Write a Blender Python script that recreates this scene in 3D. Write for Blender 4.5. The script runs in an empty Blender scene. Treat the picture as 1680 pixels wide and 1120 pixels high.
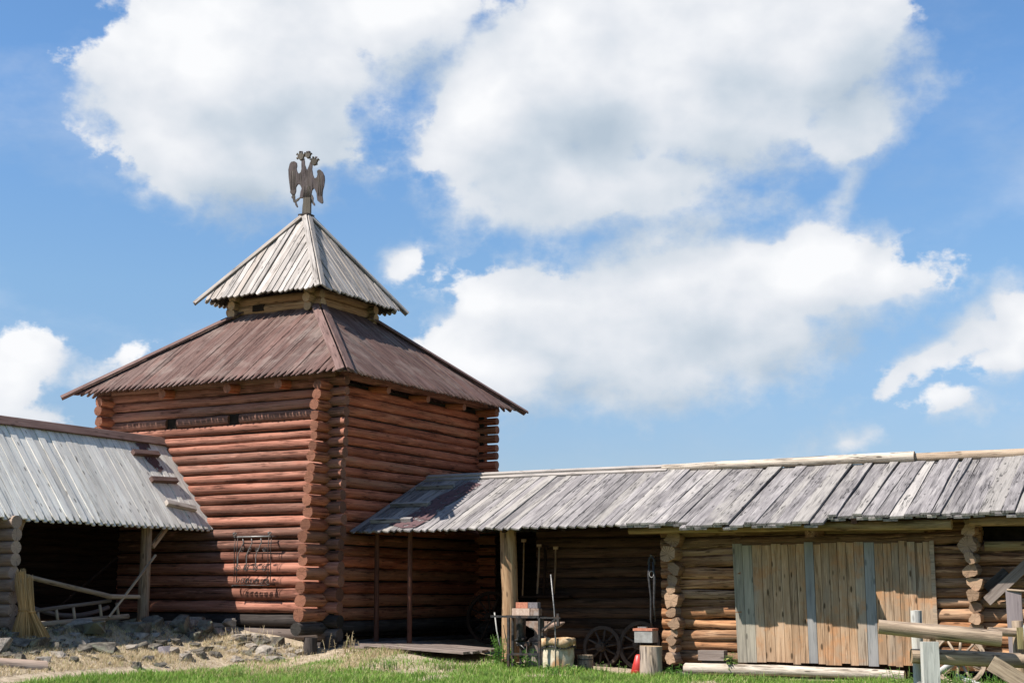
import bpy, math, random
import numpy as np
from mathutils import Vector, Matrix
from mathutils.noise import noise as mnoise

# ------------------------------------------------------------------ camera, sky, sun, exposure
scene = bpy.context.scene
COL = scene.collection
PHI = math.radians(28.5)                      # the fort's walls stand at this angle to the view
ORG = Vector((-3.6, 29.0, 0.0))               # near corner of the tower
AX = Vector((math.cos(PHI), -math.sin(PHI), 0)); RX = Vector((math.sin(PHI), math.cos(PHI), 0))

cam_d = bpy.data.cameras.new("camera"); cam = bpy.data.objects.new("camera", cam_d); COL.objects.link(cam)
cam_d.sensor_width = 36; cam_d.lens = 50; cam_d.clip_end = 20000
cam.location = (0, 0, 1.6); cam.rotation_euler = (math.radians(90 + 9.967), 0, 0)
scene.camera = cam
scene.view_settings.view_transform = 'Standard'; scene.view_settings.look = 'None'
scene.view_settings.exposure = 0.80; scene.view_settings.gamma = 1.0

P_, Q_ = 0.45, 0.64                            # sunlight runs this far along each wall per metre of drop
Ld = (AX * P_ + RX * Q_ + Vector((0, 0, -1))).normalized()
sun_el = math.asin(-Ld.z); sun_az = math.atan2(-Ld.x, -Ld.y)     # azimuth from +Y clockwise
sd = bpy.data.lights.new("sun", 'SUN'); sd.energy = 5.0; sd.angle = math.radians(0.5); sd.color = (1.0, 0.95, 0.88)
so = bpy.data.objects.new("sun", sd); COL.objects.link(so); so.location = (-20, -20, 40)
so.rotation_euler = Ld.to_track_quat('-Z', 'Y').to_euler()

class NT:
    """small helper for writing node trees"""
    def __init__(s, tree): s.t = tree; s.n = tree.nodes; s.l = tree.links
    def new(s, typ, **k):
        n = s.n.new(typ)
        for a, v in k.items(): setattr(n, a, v)
        return n
    def set(s, sock, v):
        if hasattr(v, 'is_output') or isinstance(v, bpy.types.NodeSocket): s.l.new(v, sock)
        elif v is not None:
            sock.default_value = v
    def math(s, op, a, b=None, c=None, clamp=False):
        n = s.new('ShaderNodeMath', operation=op); n.use_clamp = clamp
        s.set(n.inputs[0], a)
        if b is not None: s.set(n.inputs[1], b)
        if c is not None: s.set(n.inputs[2], c)
        return n.outputs[0]
    def vm(s, op, a, b=None, scale=None):
        n = s.new('ShaderNodeVectorMath', operation=op); s.set(n.inputs[0], a)
        if b is not None: s.set(n.inputs[1], b)
        if scale is not None: s.set(n.inputs['Scale'], scale)
        return n.outputs['Value'] if op in ('LENGTH', 'DOT_PRODUCT') else n.outputs['Vector']
    def noise(s, vec, scale=1.0, detail=4, rough=0.55, out='Fac', dim='3D', dist=0.0):
        n = s.new('ShaderNodeTexNoise', noise_dimensions=dim)
        s.set(n.inputs['Vector'], vec); n.inputs['Scale'].default_value = scale
        n.inputs['Detail'].default_value = detail; n.inputs['Roughness'].default_value = rough
        n.inputs['Distortion'].default_value = dist
        return n.outputs[out]
    def map(s, v, a, b, c=0.0, d=1.0, smooth=False):
        n = s.new('ShaderNodeMapRange'); n.clamp = True
        if smooth: n.interpolation_type = 'SMOOTHSTEP'
        s.set(n.inputs[0], v)
        for i, x in enumerate((a, b, c, d)): s.set(n.inputs[i + 1], x)
        return n.outputs[0]
    def mix(s, f, a, b, mode='MIX'):
        n = s.new('ShaderNodeMix', data_type='RGBA', blend_type=mode)
        s.set(n.inputs[0], f); s.set(n.inputs[6], col4(a)); s.set(n.inputs[7], col4(b))
        return n.outputs[2]
    def ramp(s, f, stops):
        n = s.new('ShaderNodeValToRGB'); s.set(n.inputs[0], f)
        e = n.color_ramp.elements
        while len(e) < len(stops): e.new(0.5)
        for i, (p, c) in enumerate(stops): e[i].position = p; e[i].color = col4(c)
        return n.outputs[0]
    def attr(s, name, out='Fac'):
        return s.new('ShaderNodeAttribute', attribute_name=name).outputs[out]
def col4(c):
    if isinstance(c, (tuple, list)): return tuple(c) + (1.0,) if len(c) == 3 else tuple(c)
    return c

def make_world():
    w = bpy.data.worlds.new("World"); scene.world = w; w.use_nodes = True
    w.node_tree.nodes.clear(); T = NT(w.node_tree)
    tc = T.new('ShaderNodeTexCoord'); D = tc.outputs['Generated']
    sky = T.new('ShaderNodeTexSky', sky_type='NISHITA'); sky.sun_disc = False
    sky.sun_elevation = sun_el; sky.sun_rotation = sun_az
    sky.altitude = 300; sky.air_density = 1.0; sky.dust_density = 0.6; sky.ozone_density = 1.6
    sep = T.new('ShaderNodeSeparateXYZ'); T.l.new(D, sep.inputs[0])
    az = T.math('ARCTAN2', sep.outputs[0], sep.outputs[1]); el = T.math('ARCSINE', sep.outputs[2])
    # cumulus heaps as (azimuth, elevation, half width, half height, tilt)
    heaps = [(-0.220,0.353,0.056,0.058,0),(-0.183,0.367,0.101,0.059,0),(-0.090,0.396,0.072,0.034,10),(-0.218,0.314,0.066,0.046,-20),(-0.185,0.289,0.051,0.025,-10),(-0.160,0.323,0.055,0.038,0),
        (-0.004,0.323,0.063,0.055,15),(0.049,0.360,0.084,0.055,20),(0.139,0.378,0.101,0.059,0),(0.227,0.376,0.059,0.059,0),(0.138,0.332,0.110,0.051,15),(0.040,0.285,0.076,0.038,0),(0.238,0.331,0.046,0.030,25),(0.111,0.283,0.063,0.030,0),
        (0.016,0.204,0.060,0.024,0),(-0.004,0.158,0.066,0.036,0),(0.030,0.180,0.05,0.03,0),(0.150,0.188,0.09,0.034,0),(0.122,0.207,0.072,0.038,0),(0.216,0.216,0.059,0.034,0),(0.265,0.209,0.046,0.019,10),(0.091,0.165,0.097,0.038,5),(0.176,0.167,0.080,0.025,10),(0.060,0.139,0.072,0.021,0),
        (-0.333,0.158,0.027,0.019,10),(-0.347,0.140,0.021,0.021,0),(-0.271,0.157,0.030,0.012,20),(-0.321,0.118,0.025,0.009,0),(-0.079,0.229,0.012,0.010,20),(0.233,0.278,0.009,0.025,-15),
        (0.291,0.150,0.038,0.012,18),(0.319,0.167,0.017,0.013,0),(0.348,0.176,0.017,0.021,0),(0.317,0.124,0.025,0.008,0),(0.232,0.109,0.019,0.007,15),(0.342,0.148,0.025,0.013,0),
        (1.1,0.5,0.25,0.12,0),(2.4,0.6,0.2,0.1,0),(0.1,0.75,0.25,0.1,0),(0.7,0.3,0.1,0.05,0),(-0.8,0.28,0.15,0.05,0)]
    g = bpy.data.node_groups.new("cumulus", 'ShaderNodeTree')
    g.interface.new_socket("Vector", in_out='INPUT', socket_type='NodeSocketVector')
    g.interface.new_socket("Fac", in_out='OUTPUT', socket_type='NodeSocketFloat')
    g.interface.new_socket("Soft", in_out='OUTPUT', socket_type='NodeSocketFloat')
    G = NT(g); gi = G.new('NodeGroupInput'); go = G.new('NodeGroupOutput'); p0 = gi.outputs[0]
    wn = G.noise(p0, 9.0, 3, 0.5, 'Color')
    wv = G.vm('MULTIPLY', G.vm('SUBTRACT', wn, (0.5, 0.5, 0.5)), (0.075, 0.045, 0.0))
    p = G.vm('ADD', p0, wv)
    m = None
    for (x, y, rx, ry, rot) in heaps:
        pi = p
        if m is not None:                      # tiny dependence keeps the evaluation sequential (small shader stack)
            vv = G.new('ShaderNodeVectorMath', operation='MULTIPLY_ADD'); G.l.new(m, vv.inputs[0]); vv.inputs[1].default_value = (1e-6,) * 3; G.l.new(p, vv.inputs[2]); pi = vv.outputs[0]
        mp = G.new('ShaderNodeMapping', vector_type='TEXTURE'); G.l.new(pi, mp.inputs['Vector'])
        mp.inputs['Location'].default_value = (x, y, 3.7); mp.inputs['Rotation'].default_value = (0, 0, math.radians(rot))
        k = 1.24; mp.inputs['Scale'].default_value = (rx * k, ry * k, 1)
        d = G.math('MULTIPLY', G.math('SUBTRACT', 1.0, G.vm('LENGTH', mp.outputs[0])), min(1.25, (min(rx, ry) / 0.04) ** 0.75))
        m = d if m is None else G.math('SMOOTH_MAX', m, d, 0.10)
    n1 = G.noise(G.vm('MULTIPLY', p0, (1.0, 1.5, 1.0)), 13.0, 10, 0.60)
    # billowing: folded noise gives cauliflower edges
    n2 = G.noise(p0, 30.0, 7, 0.55)
    n2 = G.math('ABSOLUTE', G.math('SUBTRACT', n2, 0.5))
    tot = G.math('ADD', m, G.math('MULTIPLY', G.math('SUBTRACT', n1, 0.5), 1.7))
    tot = G.math('SUBTRACT', tot, G.math('MULTIPLY', n2, 1.0))
    G.l.new(tot, go.inputs[0])
    n3 = G.noise(G.vm('MULTIPLY', p0, (1.0, 1.5, 1.0)), 11.0, 3.5, 0.5)
    G.l.new(G.math('ADD', m, G.math('MULTIPLY', G.math('SUBTRACT', n3, 0.5), 2.2)), go.inputs[1])
    def dens(dx, dy, prev=None):
        cv = T.new('ShaderNodeCombineXYZ'); T.l.new(T.math('ADD', az, dx) if prev is None else T.math('MULTIPLY_ADD', prev, 1e-6, T.math('ADD', az, dx)), cv.inputs[0]); T.l.new(T.math('ADD', el, dy), cv.inputs[1])
        cv.inputs[2].default_value = 3.7
        gn = T.new('ShaderNodeGroup'); gn.node_tree = g; T.l.new(cv.outputs[0], gn.inputs[0]); return gn.outputs[0], gn.outputs[1], cv.outputs[0]
    d0, s0, v0 = dens(0, 0); _, s1, _ = dens(-0.020, 0.038, d0)
    lt = T.math('SUBTRACT', s0, s1)
    a = T.map(d0, T.map(lt, -0.25, 0.2, -0.34, -0.10), T.map(lt, -0.25, 0.2, 0.50, 0.12), 0, 1, True)
    wisp = T.noise(T.vm('MULTIPLY', v0, (5.0, 9.0, 1.0)), 1.0, 6, 0.62)
    veil = T.map(wisp, 0.44, 0.80, 0.0, 0.36, True)
    a = T.math('MAXIMUM', a, veil)
    sh = T.math('ADD', T.math('MULTIPLY', T.math('SUBTRACT', s0, s1), 0.52), T.math('MULTIPLY', T.math('SUBTRACT', d0, s0), 0.24))
    thick = T.map(s0, 0.2, 1.2, 0.0, 0.22)
    sh = T.math('SUBTRACT', T.math('ADD', sh, 0.53), thick)
    cc = T.ramp(sh, [(0.05, (0.47, 0.56, 0.66)), (0.33, (0.61, 0.68, 0.76)), (0.60, (0.79, 0.82, 0.87)), (0.85, (0.95, 0.96, 0.98))])
    b1 = T.new('ShaderNodeBackground'); b1.inputs[1].default_value = 0.084
    air = T.ramp(T.map(el, 0.0, 0.8), [(0.0, (0.60, 0.62, 0.74)), (0.12, (0.66, 0.72, 0.84)), (0.26, (0.80, 0.94, 1.02)), (0.42, (0.77, 1.03, 1.22))])
    T.l.new(T.mix(1.0, sky.outputs[0], air, 'MULTIPLY'), b1.inputs[0])
    b2 = T.new('ShaderNodeBackground'); b2.inputs[1].default_value = 0.585; T.l.new(cc, b2.inputs[0])
    mx = T.new('ShaderNodeMixShader'); T.l.new(a, mx.inputs[0]); T.l.new(b1.outputs[0], mx.inputs[1]); T.l.new(b2.outputs[0], mx.inputs[2])
    out = T.new('ShaderNodeOutputWorld'); T.l.new(mx.outputs[0], out.inputs[0])
    w.cycles.sampling_method = 'MANUAL'; w.cycles.sample_map_resolution = 512
make_world()

# ------------------------------------------------------------------ materials
def base_mat(name, rough=0.85, spec=0.25, metal=0.0):
    m = bpy.data.materials.new(name); m.use_nodes = True; m.node_tree.nodes.clear(); T = NT(m.node_tree)
    b = T.new('ShaderNodeBsdfPrincipled'); b.inputs['Roughness'].default_value = rough
    b.inputs['Specular IOR Level'].default_value = spec; b.inputs['Metallic'].default_value = metal
    o = T.new('ShaderNodeOutputMaterial'); T.l.new(b.outputs[0], o.inputs[0])
    return m, T, b
def bump(T, b, h, dist=0.01, strength=0.6):
    n = T.new('ShaderNodeBump'); n.inputs['Strength'].default_value = strength; n.inputs['Distance'].default_value = dist
    T.l.new(h, n.inputs['Height']); T.l.new(n.outputs[0], b.inputs['Normal'])

def wood(name, dark, mid, light, alt=None, altamt=0.5, var=0.45, knots=0.5, crack=0.6, end=None, stain=None, stain_amt=0.0, rough=0.88, fine=1.0, stain_scale=1.2, streak=0.0):
    m, T, b = base_mat(name, rough, 0.15)
    gc = T.attr('gc', 'Vector'); rnd = T.attr('rnd'); eg = T.attr('endg')
    g1 = T.noise(T.vm('MULTIPLY', gc, (1.6 * fine, 34 * fine, 34 * fine)), 1.0, 6, 0.65)
    g2 = T.noise(T.vm('MULTIPLY', gc, (1.1, 5.0, 5.0)), 1.0, 4, 0.55, dist=0.4)
    f = T.math('ADD', T.math('MULTIPLY', g1, 0.62), T.math('MULTIPLY', g2, 0.45))
    c = T.ramp(f, [(0.30, dark), (0.52, mid), (0.74, light)])
    if alt is not None:
        r2 = T.math('FRACT', T.math('MULTIPLY', rnd, 7.31))
        f2 = T.math('MULTIPLY', T.map(T.math('ADD', r2, T.math('MULTIPLY', T.math('SUBTRACT', g2, 0.5), 1.2)), 0.45, 0.85), altamt)
        c = T.mix(f2, c, T.mix(g1, tuple(x * 0.65 for x in alt), tuple(min(1, x * 1.3) for x in alt)))
    # each board or log a little lighter or darker
    vfac = T.map(rnd, 0, 1, 1 - var, 1 + var * 0.8)
    cmb = T.new('ShaderNodeCombineColor')
    for i in range(3): T.l.new(vfac, cmb.inputs[i])
    c = T.mix(1.0, c, cmb.outputs[0], 'MULTIPLY')
    if stain is not None:
        tc = T.new('ShaderNodeTexCoord')
        sn = T.noise(tc.outputs['Object'], stain_scale, 6, 0.65)
        c = T.mix(T.math('MULTIPLY', T.map(sn, 0.5, 0.62), stain_amt), c, stain)
    if streak:
        s1 = T.noise(T.vm('MULTIPLY', gc, (0.9, 15, 15)), 1.0, 5, 0.7, dist=0.6)
        s2 = T.noise(T.vm('MULTIPLY', T.vm('ADD', gc, (17.0, 5.0, 3.0)), (1.3, 18, 18)), 1.0, 5, 0.7)
        c = T.mix(T.math('MULTIPLY', T.map(s1, 0.53, 0.64), streak), c, tuple(x * 0.42 for x in dark))
        c = T.mix(T.math('MULTIPLY', T.map(s2, 0.56, 0.66), streak * 0.8), c, tuple(min(0.7, x * 1.25) for x in light))
    h = g1
    if knots:
        v = T.new('ShaderNodeTexVoronoi'); T.l.new(T.vm('MULTIPLY', gc, (2.6, 8.0, 8.0)), v.inputs['Vector']); v.inputs['Scale'].default_value = 1.0
        v.inputs['Randomness'].default_value = 1.0
        k = T.map(T.math('ADD', v.outputs['Distance'], T.math('MULTIPLY', T.math('SUBTRACT', g1, 0.5), 0.12)), 0.10, 0.20, 1.0, 0.0, True)
        c = T.mix(T.math('MULTIPLY', k, knots), c, tuple(x * 0.30 for x in dark))
    if crack:
        cn = T.noise(T.vm('MULTIPLY', gc, (0.9, 30, 30)), 1.0, 3, 0.5)
        ck = T.map(T.math('ABSOLUTE', T.math('SUBTRACT', cn, 0.5)), 0.0, 0.034, 1.0, 0.0)
        gate = T.map(T.noise(T.vm('MULTIPLY', gc, (0.8, 3, 3)), 1.7, 2), 0.5, 0.6)
        ck = T.math('MULTIPLY', T.math('MULTIPLY', ck, gate), crack)
        c = T.mix(ck, c, tuple(x * 0.18 for x in dark))
        h = T.math('SUBTRACT', h, ck)
    # end grain: rings and radial checks
    e = end or light
    sp = T.new('ShaderNodeSeparateXYZ'); T.l.new(gc, sp.inputs[0])
    xy = T.new('ShaderNodeCombineXYZ'); T.l.new(sp.outputs[0], xy.inputs[0]); T.l.new(sp.outputs[1], xy.inputs[1])
    rr = T.vm('LENGTH', xy.outputs[0])
    wob = T.math('MULTIPLY', T.noise(gc, 9.0, 3), 0.03)
    ring = T.math('SINE', T.math('MULTIPLY', T.math('ADD', rr, wob), 420.0))
    ang = T.math('ARCTAN2', sp.outputs[0], sp.outputs[1])
    chk = T.noise(T.vm('ADD', gc, (0, 0, 0)), 0.1, 0)
    av = T.new('ShaderNodeCombineXYZ'); T.l.new(T.math('MULTIPLY', ang, 2.2), av.inputs[0]); T.l.new(sp.outputs[2], av.inputs[1])
    rad = T.map(T.math('ABSOLUTE', T.math('SUBTRACT', T.noise(av.outputs[0], 1.3, 2), 0.5)), 0.0, 0.03, 1.0, 0.0)
    ec = T.mix(T.map(ring, -1, 1, 0.0, 0.55), tuple(e), tuple(x * 0.62 for x in e))
    ec = T.mix(T.math('MULTIPLY', rad, 0.8), ec, tuple(x * 0.12 for x in e))
    ec = T.mix(T.math('MULTIPLY', T.noise(gc, 14.0, 3), 0.5), ec, tuple(x * 0.5 for x in e))
    ec = T.mix(1.0, ec, cmb.outputs[0], 'MULTIPLY')
    c = T.mix(eg, c, ec)
    T.l.new(c, b.inputs['Base Color'])
    bump(T, b, h, 0.008, 0.8)
    return m

def noisy(name, c0, c1, scale=8, rough=0.8, metal=0.0, spec=0.3, bd=0.01, c2=None, detail=6):
    m, T, b = base_mat(name, rough, spec, metal)
    tc = T.new('ShaderNodeTexCoord'); v = tc.outputs['Object']
    n = T.noise(v, scale, detail, 0.62); c = T.ramp(n, [(0.35, c0), (0.68, c1)])
    if c2 is not None:
        c = T.mix(T.map(T.noise(v, scale * 0.35, 5, 0.6), 0.5, 0.62), c, c2)
    T.l.new(c, b.inputs['Base Color']); bump(T, b, T.noise(v, scale * 2, 6, 0.7), bd, 0.7)
    return m

M = {}
M['tower'] = wood('red brown log', (0.110, 0.041, 0.027), (0.272, 0.113, 0.076), (0.385, 0.185, 0.130), alt=(0.165, 0.107, 0.084), altamt=0.55, var=0.340, knots=0.35, crack=0.9, end=(0.219, 0.102, 0.066), fine=0.8, streak=0.85)
M['tower_side'] = wood('brown log', (0.169, 0.045, 0.025), (0.374, 0.115, 0.059), (0.516, 0.190, 0.105), alt=(0.283, 0.134, 0.076), altamt=0.8, var=0.30, knots=0.55, crack=0.9, end=(0.262, 0.113, 0.070), fine=0.8, streak=0.95)
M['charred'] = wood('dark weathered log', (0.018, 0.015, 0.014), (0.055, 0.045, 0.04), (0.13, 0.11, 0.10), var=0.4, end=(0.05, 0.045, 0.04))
M['grey_log'] = wood('grey dark log', (0.080, 0.060, 0.052), (0.176, 0.136, 0.116), (0.288, 0.240, 0.208), var=0.3, end=(0.160, 0.128, 0.112))
M['brown_roof'] = wood('brown painted board', (0.055, 0.029, 0.024), (0.113, 0.064, 0.053), (0.175, 0.110, 0.091), alt=(0.130, 0.094, 0.082), altamt=0.5, var=0.20, knots=0.5, crack=0.8, stain=(0.324, 0.276, 0.238), stain_amt=0.22, end=(0.143, 0.094, 0.072), streak=0.45)
M['brown_trim'] = wood('brown painted trim', (0.068, 0.040, 0.034), (0.136, 0.083, 0.071), (0.211, 0.142, 0.124), var=0.15, end=(0.170, 0.119, 0.093))
M['pale_roof'] = wood('pale grey beige board', (0.183, 0.156, 0.138), (0.349, 0.314, 0.284), (0.483, 0.443, 0.421), alt=(0.333, 0.276, 0.229), altamt=0.6, var=0.2, knots=0.6, crack=0.7, end=(0.416, 0.352, 0.293), streak=0.4)
M['white_roof'] = wood('bleached board', (0.439, 0.402, 0.359), (0.647, 0.605, 0.545), (0.750, 0.733, 0.664), alt=(0.549, 0.500, 0.450), altamt=0.5, var=0.12, knots=0.8, crack=0.55, end=(0.610, 0.523, 0.428), streak=0.3)
M['grey_roof'] = wood('weathered grey board', (0.090, 0.083, 0.081), (0.199, 0.180, 0.176), (0.330, 0.305, 0.286), alt=(0.344, 0.314, 0.279), altamt=0.7, var=0.22, knots=0.7, crack=1.0, end=(0.262, 0.235, 0.195), streak=0.5)
M['cabin'] = wood('weathered orange brown log', (0.078, 0.034, 0.018), (0.268, 0.127, 0.060), (0.481, 0.269, 0.139), alt=(0.277, 0.199, 0.139), altamt=0.55, var=0.42, knots=0.7, crack=1.0, end=(0.481, 0.224, 0.107), fine=0.75, streak=1.0)
M['cabin_end'] = wood('cut log end timber', (0.135, 0.067, 0.037), (0.304, 0.168, 0.098), (0.464, 0.302, 0.189), alt=(0.286, 0.235, 0.197), altamt=0.7, var=0.35, knots=0.3, crack=1.0, end=(0.412, 0.265, 0.170), streak=0.6)
M['shade_wood'] = wood('brown log toned down to shade', (0.010, 0.005, 0.004), (0.024, 0.012, 0.007), (0.044, 0.025, 0.016), var=0.35, knots=0.5, crack=0.9, streak=0.7)  # base colour lowered to paint deep shade into the wood under the roofs
M['post'] = wood('peeled ochre pole', (0.134, 0.071, 0.042), (0.319, 0.193, 0.105), (0.445, 0.311, 0.185), alt=(0.252, 0.202, 0.168), altamt=0.7, var=0.2, knots=0.7, crack=0.8, streak=0.6)
M['pale_pole'] = wood('pale weathered pole', (0.166, 0.114, 0.081), (0.317, 0.237, 0.167), (0.438, 0.339, 0.248), var=0.25, knots=0.6, crack=1.0, end=(0.378, 0.256, 0.151), streak=0.6)
M['grey_end'] = wood('greyish round log end', (0.157, 0.109, 0.084), (0.296, 0.211, 0.162), (0.414, 0.312, 0.238), var=0.2, end=(0.453, 0.336, 0.267), streak=.4)
M['door'] = wood('sawn pine board', (0.219, 0.130, 0.070), (0.389, 0.250, 0.151), (0.508, 0.351, 0.229), alt=(0.304, 0.235, 0.173), altamt=1.0, var=0.22, knots=0.9, crack=0.4, stain=(0.423, 0.195, 0.081), stain_amt=0.6, stain_scale=2.5, streak=.65)
M['door_grey'] = wood('grey sawn board', (0.147, 0.132, 0.105), (0.268, 0.236, 0.186), (0.363, 0.320, 0.253), var=0.2, knots=0.6, crack=0.4, streak=.3)
M['door_blue'] = wood('blue grey sawn board', (0.149, 0.144, 0.141), (0.236, 0.228, 0.219), (0.314, 0.293, 0.276), var=0.12, knots=0.5, crack=0.4)
M['beam'] = wood('mossy ochre beam', (0.085, 0.052, 0.024), (0.230, 0.144, 0.068), (0.357, 0.248, 0.128), alt=(0.204, 0.200, 0.096), altamt=0.6, var=0.25, knots=0.7, crack=0.9, streak=0.8)
M['red_post'] = wood('red brown pole', (0.039, 0.015, 0.010), (0.088, 0.035, 0.022), (0.132, 0.060, 0.040), var=0.2)
M['bark'] = wood('barked stump', (0.085, 0.062, 0.053), (0.289, 0.224, 0.180), (0.442, 0.357, 0.279), alt=(0.425, 0.266, 0.131), altamt=0.8, var=0.15, knots=0.8, crack=1.2, end=(0.468, 0.332, 0.197), fine=0.6, streak=0.8)
M['straw'] = wood('straw stalk', (0.247, 0.140, 0.054), (0.473, 0.279, 0.116), (0.653, 0.406, 0.180), var=0.35, knots=0, crack=0)
M['white_post'] = wood('bleached post', (0.274, 0.259, 0.238), (0.426, 0.409, 0.374), (0.502, 0.488, 0.446), var=0.15, knots=0.5, crack=0.6, streak=0.45)
M['wheel_dark'] = wood('dark wheel wood', (0.025, 0.020, 0.015), (0.065, 0.049, 0.039), (0.112, 0.085, 0.065), var=0.3)
M['mauve'] = wood('mauve grey board', (0.148, 0.118, 0.118), (0.226, 0.186, 0.185), (0.281, 0.236, 0.229), var=0.1, crack=0.2, knots=0.2)
M['iron'] = noisy('dark wrought iron', (0.018, 0.018, 0.02), (0.07, 0.065, 0.06), 20, 0.55, 0.6, 0.5, 0.003, c2=(0.09, 0.055, 0.04))
M['grey_iron'] = noisy('worn grey iron', (0.12, 0.115, 0.11), (0.30, 0.285, 0.27), 25, 0.5, 0.5, 0.5, 0.003)
M['rust'] = noisy('rusty anvil iron', (0.16, 0.10, 0.075), (0.36, 0.26, 0.20), 14, 0.65, 0.3, 0.4, 0.004, c2=(0.30, 0.25, 0.22))
M['eagle'] = wood('grey brown carved board', (0.047, 0.038, 0.031), (0.106, 0.090, 0.073), (0.170, 0.152, 0.128), alt=(0.128, 0.095, 0.106), altamt=0.6, var=0.2, knots=0.3, crack=0.8)
M['rock'] = noisy('grey rubble stone', (0.065, 0.055, 0.045), (0.21, 0.185, 0.15), 7, 0.95, 0, 0.15, 0.05, c2=(0.17, 0.17, 0.12), detail=10)
M['rock_pale'] = noisy('pale rubble stone', (0.17, 0.145, 0.12), (0.40, 0.35, 0.29), 8, 0.95, 0, 0.15, 0.05, c2=(0.26, 0.21, 0.17), detail=10)
M['brick'] = noisy('red clay brick', (0.34, 0.12, 0.075), (0.52, 0.22, 0.14), 30, 0.9, 0, 0.2, 0.003)
M['brick_dark'] = noisy('sooty grey brick', (0.11, 0.095, 0.10), (0.20, 0.175, 0.18), 30, 0.9, 0, 0.2, 0.003)
M['brick_buff'] = noisy('buff firebrick', (0.36, 0.25, 0.19), (0.50, 0.38, 0.30), 22, 0.9, 0, 0.2, 0.003)
M['box_grey'] = noisy('grey painted tin', (0.20, 0.19, 0.175), (0.34, 0.325, 0.30), 9, 0.6, 0.2, 0.4, 0.003)
M['red_paint'] = noisy('red enamel', (0.42, 0.03, 0.025), (0.60, 0.06, 0.045), 6, 0.42, 0, 0.5, 0.001)
M['canvas'] = noisy('stained canvas', (0.36, 0.29, 0.19), (0.62, 0.56, 0.43), 7, 0.95, 0, 0.1, 0.008, c2=(0.42, 0.24, 0.12))
M['sill'] = wood('pale barked sill log', (0.19, 0.14, 0.10), (0.42, 0.35, 0.28), (0.57, 0.50, 0.42), var=0.1, knots=0.8, crack=1.0, streak=0.9, end=(0.4, 0.28, 0.18))
M['forge_wall'] = wood('forge wall log toned down to shade', (0.013, 0.007, 0.004), (0.039, 0.020, 0.012), (0.072, 0.042, 0.027), alt=(0.090, 0.051, 0.030), altamt=0.8, var=0.5, knots=0.4, crack=0.9, streak=0.9)  # log brown darkened so the colour carries the shade of the bay
M['leather'] = noisy('black leather', (0.012, 0.011, 0.012), (0.05, 0.045, 0.045), 18, 0.6, 0, 0.4, 0.003)
M['void'] = noisy('painted gap shade', (0.012, 0.009, 0.007), (0.03, 0.022, 0.016), 6, 0.95, 0, 0.1, 0.003)  # near-black stands in for the shade inside gaps, loopholes and openings
M['old_paint'] = noisy('flaking brown paint', (0.11, 0.06, 0.06), (0.20, 0.115, 0.11), 9, 0.8, 0, 0.2, 0.003)

def leaf_mat(name, c0, c1, c2=None, c2amt=0.3):
    m, T, b = base_mat(name, 0.6, 0.25)
    r = T.attr('rnd'); g = T.attr('gc', 'Vector'); sp = T.new('ShaderNodeSeparateXYZ'); T.l.new(g, sp.inputs[0])
    c = T.mix(r, c0, c1)
    if c2 is not None: c = T.mix(T.map(T.math('FRACT', T.math('MULTIPLY', r, 13.7)), 1 - c2amt, 1 - c2amt * 0.5), c, c2)
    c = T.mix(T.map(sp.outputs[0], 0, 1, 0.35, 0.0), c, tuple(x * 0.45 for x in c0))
    T.l.new(c, b.inputs['Base Color'])
    b.inputs['Subsurface Weight'].default_value = 0.0
    tr = T.new('ShaderNodeBsdfTranslucent'); T.l.new(c, tr.inputs[0])
    mx = T.new('ShaderNodeMixShader'); mx.inputs[0].default_value = 0.35
    T.l.new(b.outputs[0], mx.inputs[1]); T.l.new(tr.outputs[0], mx.inputs[2])
    o = [n for n in T.n if n.type == 'OUTPUT_MATERIAL'][0]; T.l.new(mx.outputs[0], o.inputs[0])
    return m
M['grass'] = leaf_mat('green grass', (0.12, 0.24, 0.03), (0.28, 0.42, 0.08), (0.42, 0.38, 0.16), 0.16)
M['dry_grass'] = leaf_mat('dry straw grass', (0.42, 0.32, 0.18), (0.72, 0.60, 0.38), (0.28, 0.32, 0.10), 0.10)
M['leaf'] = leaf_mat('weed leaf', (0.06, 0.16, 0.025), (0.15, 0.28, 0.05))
M['broadleaf'] = leaf_mat('broad leaf', (0.09, 0.17, 0.035), (0.22, 0.33, 0.08), (0.45, 0.38, 0.15), 0.1)

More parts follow.
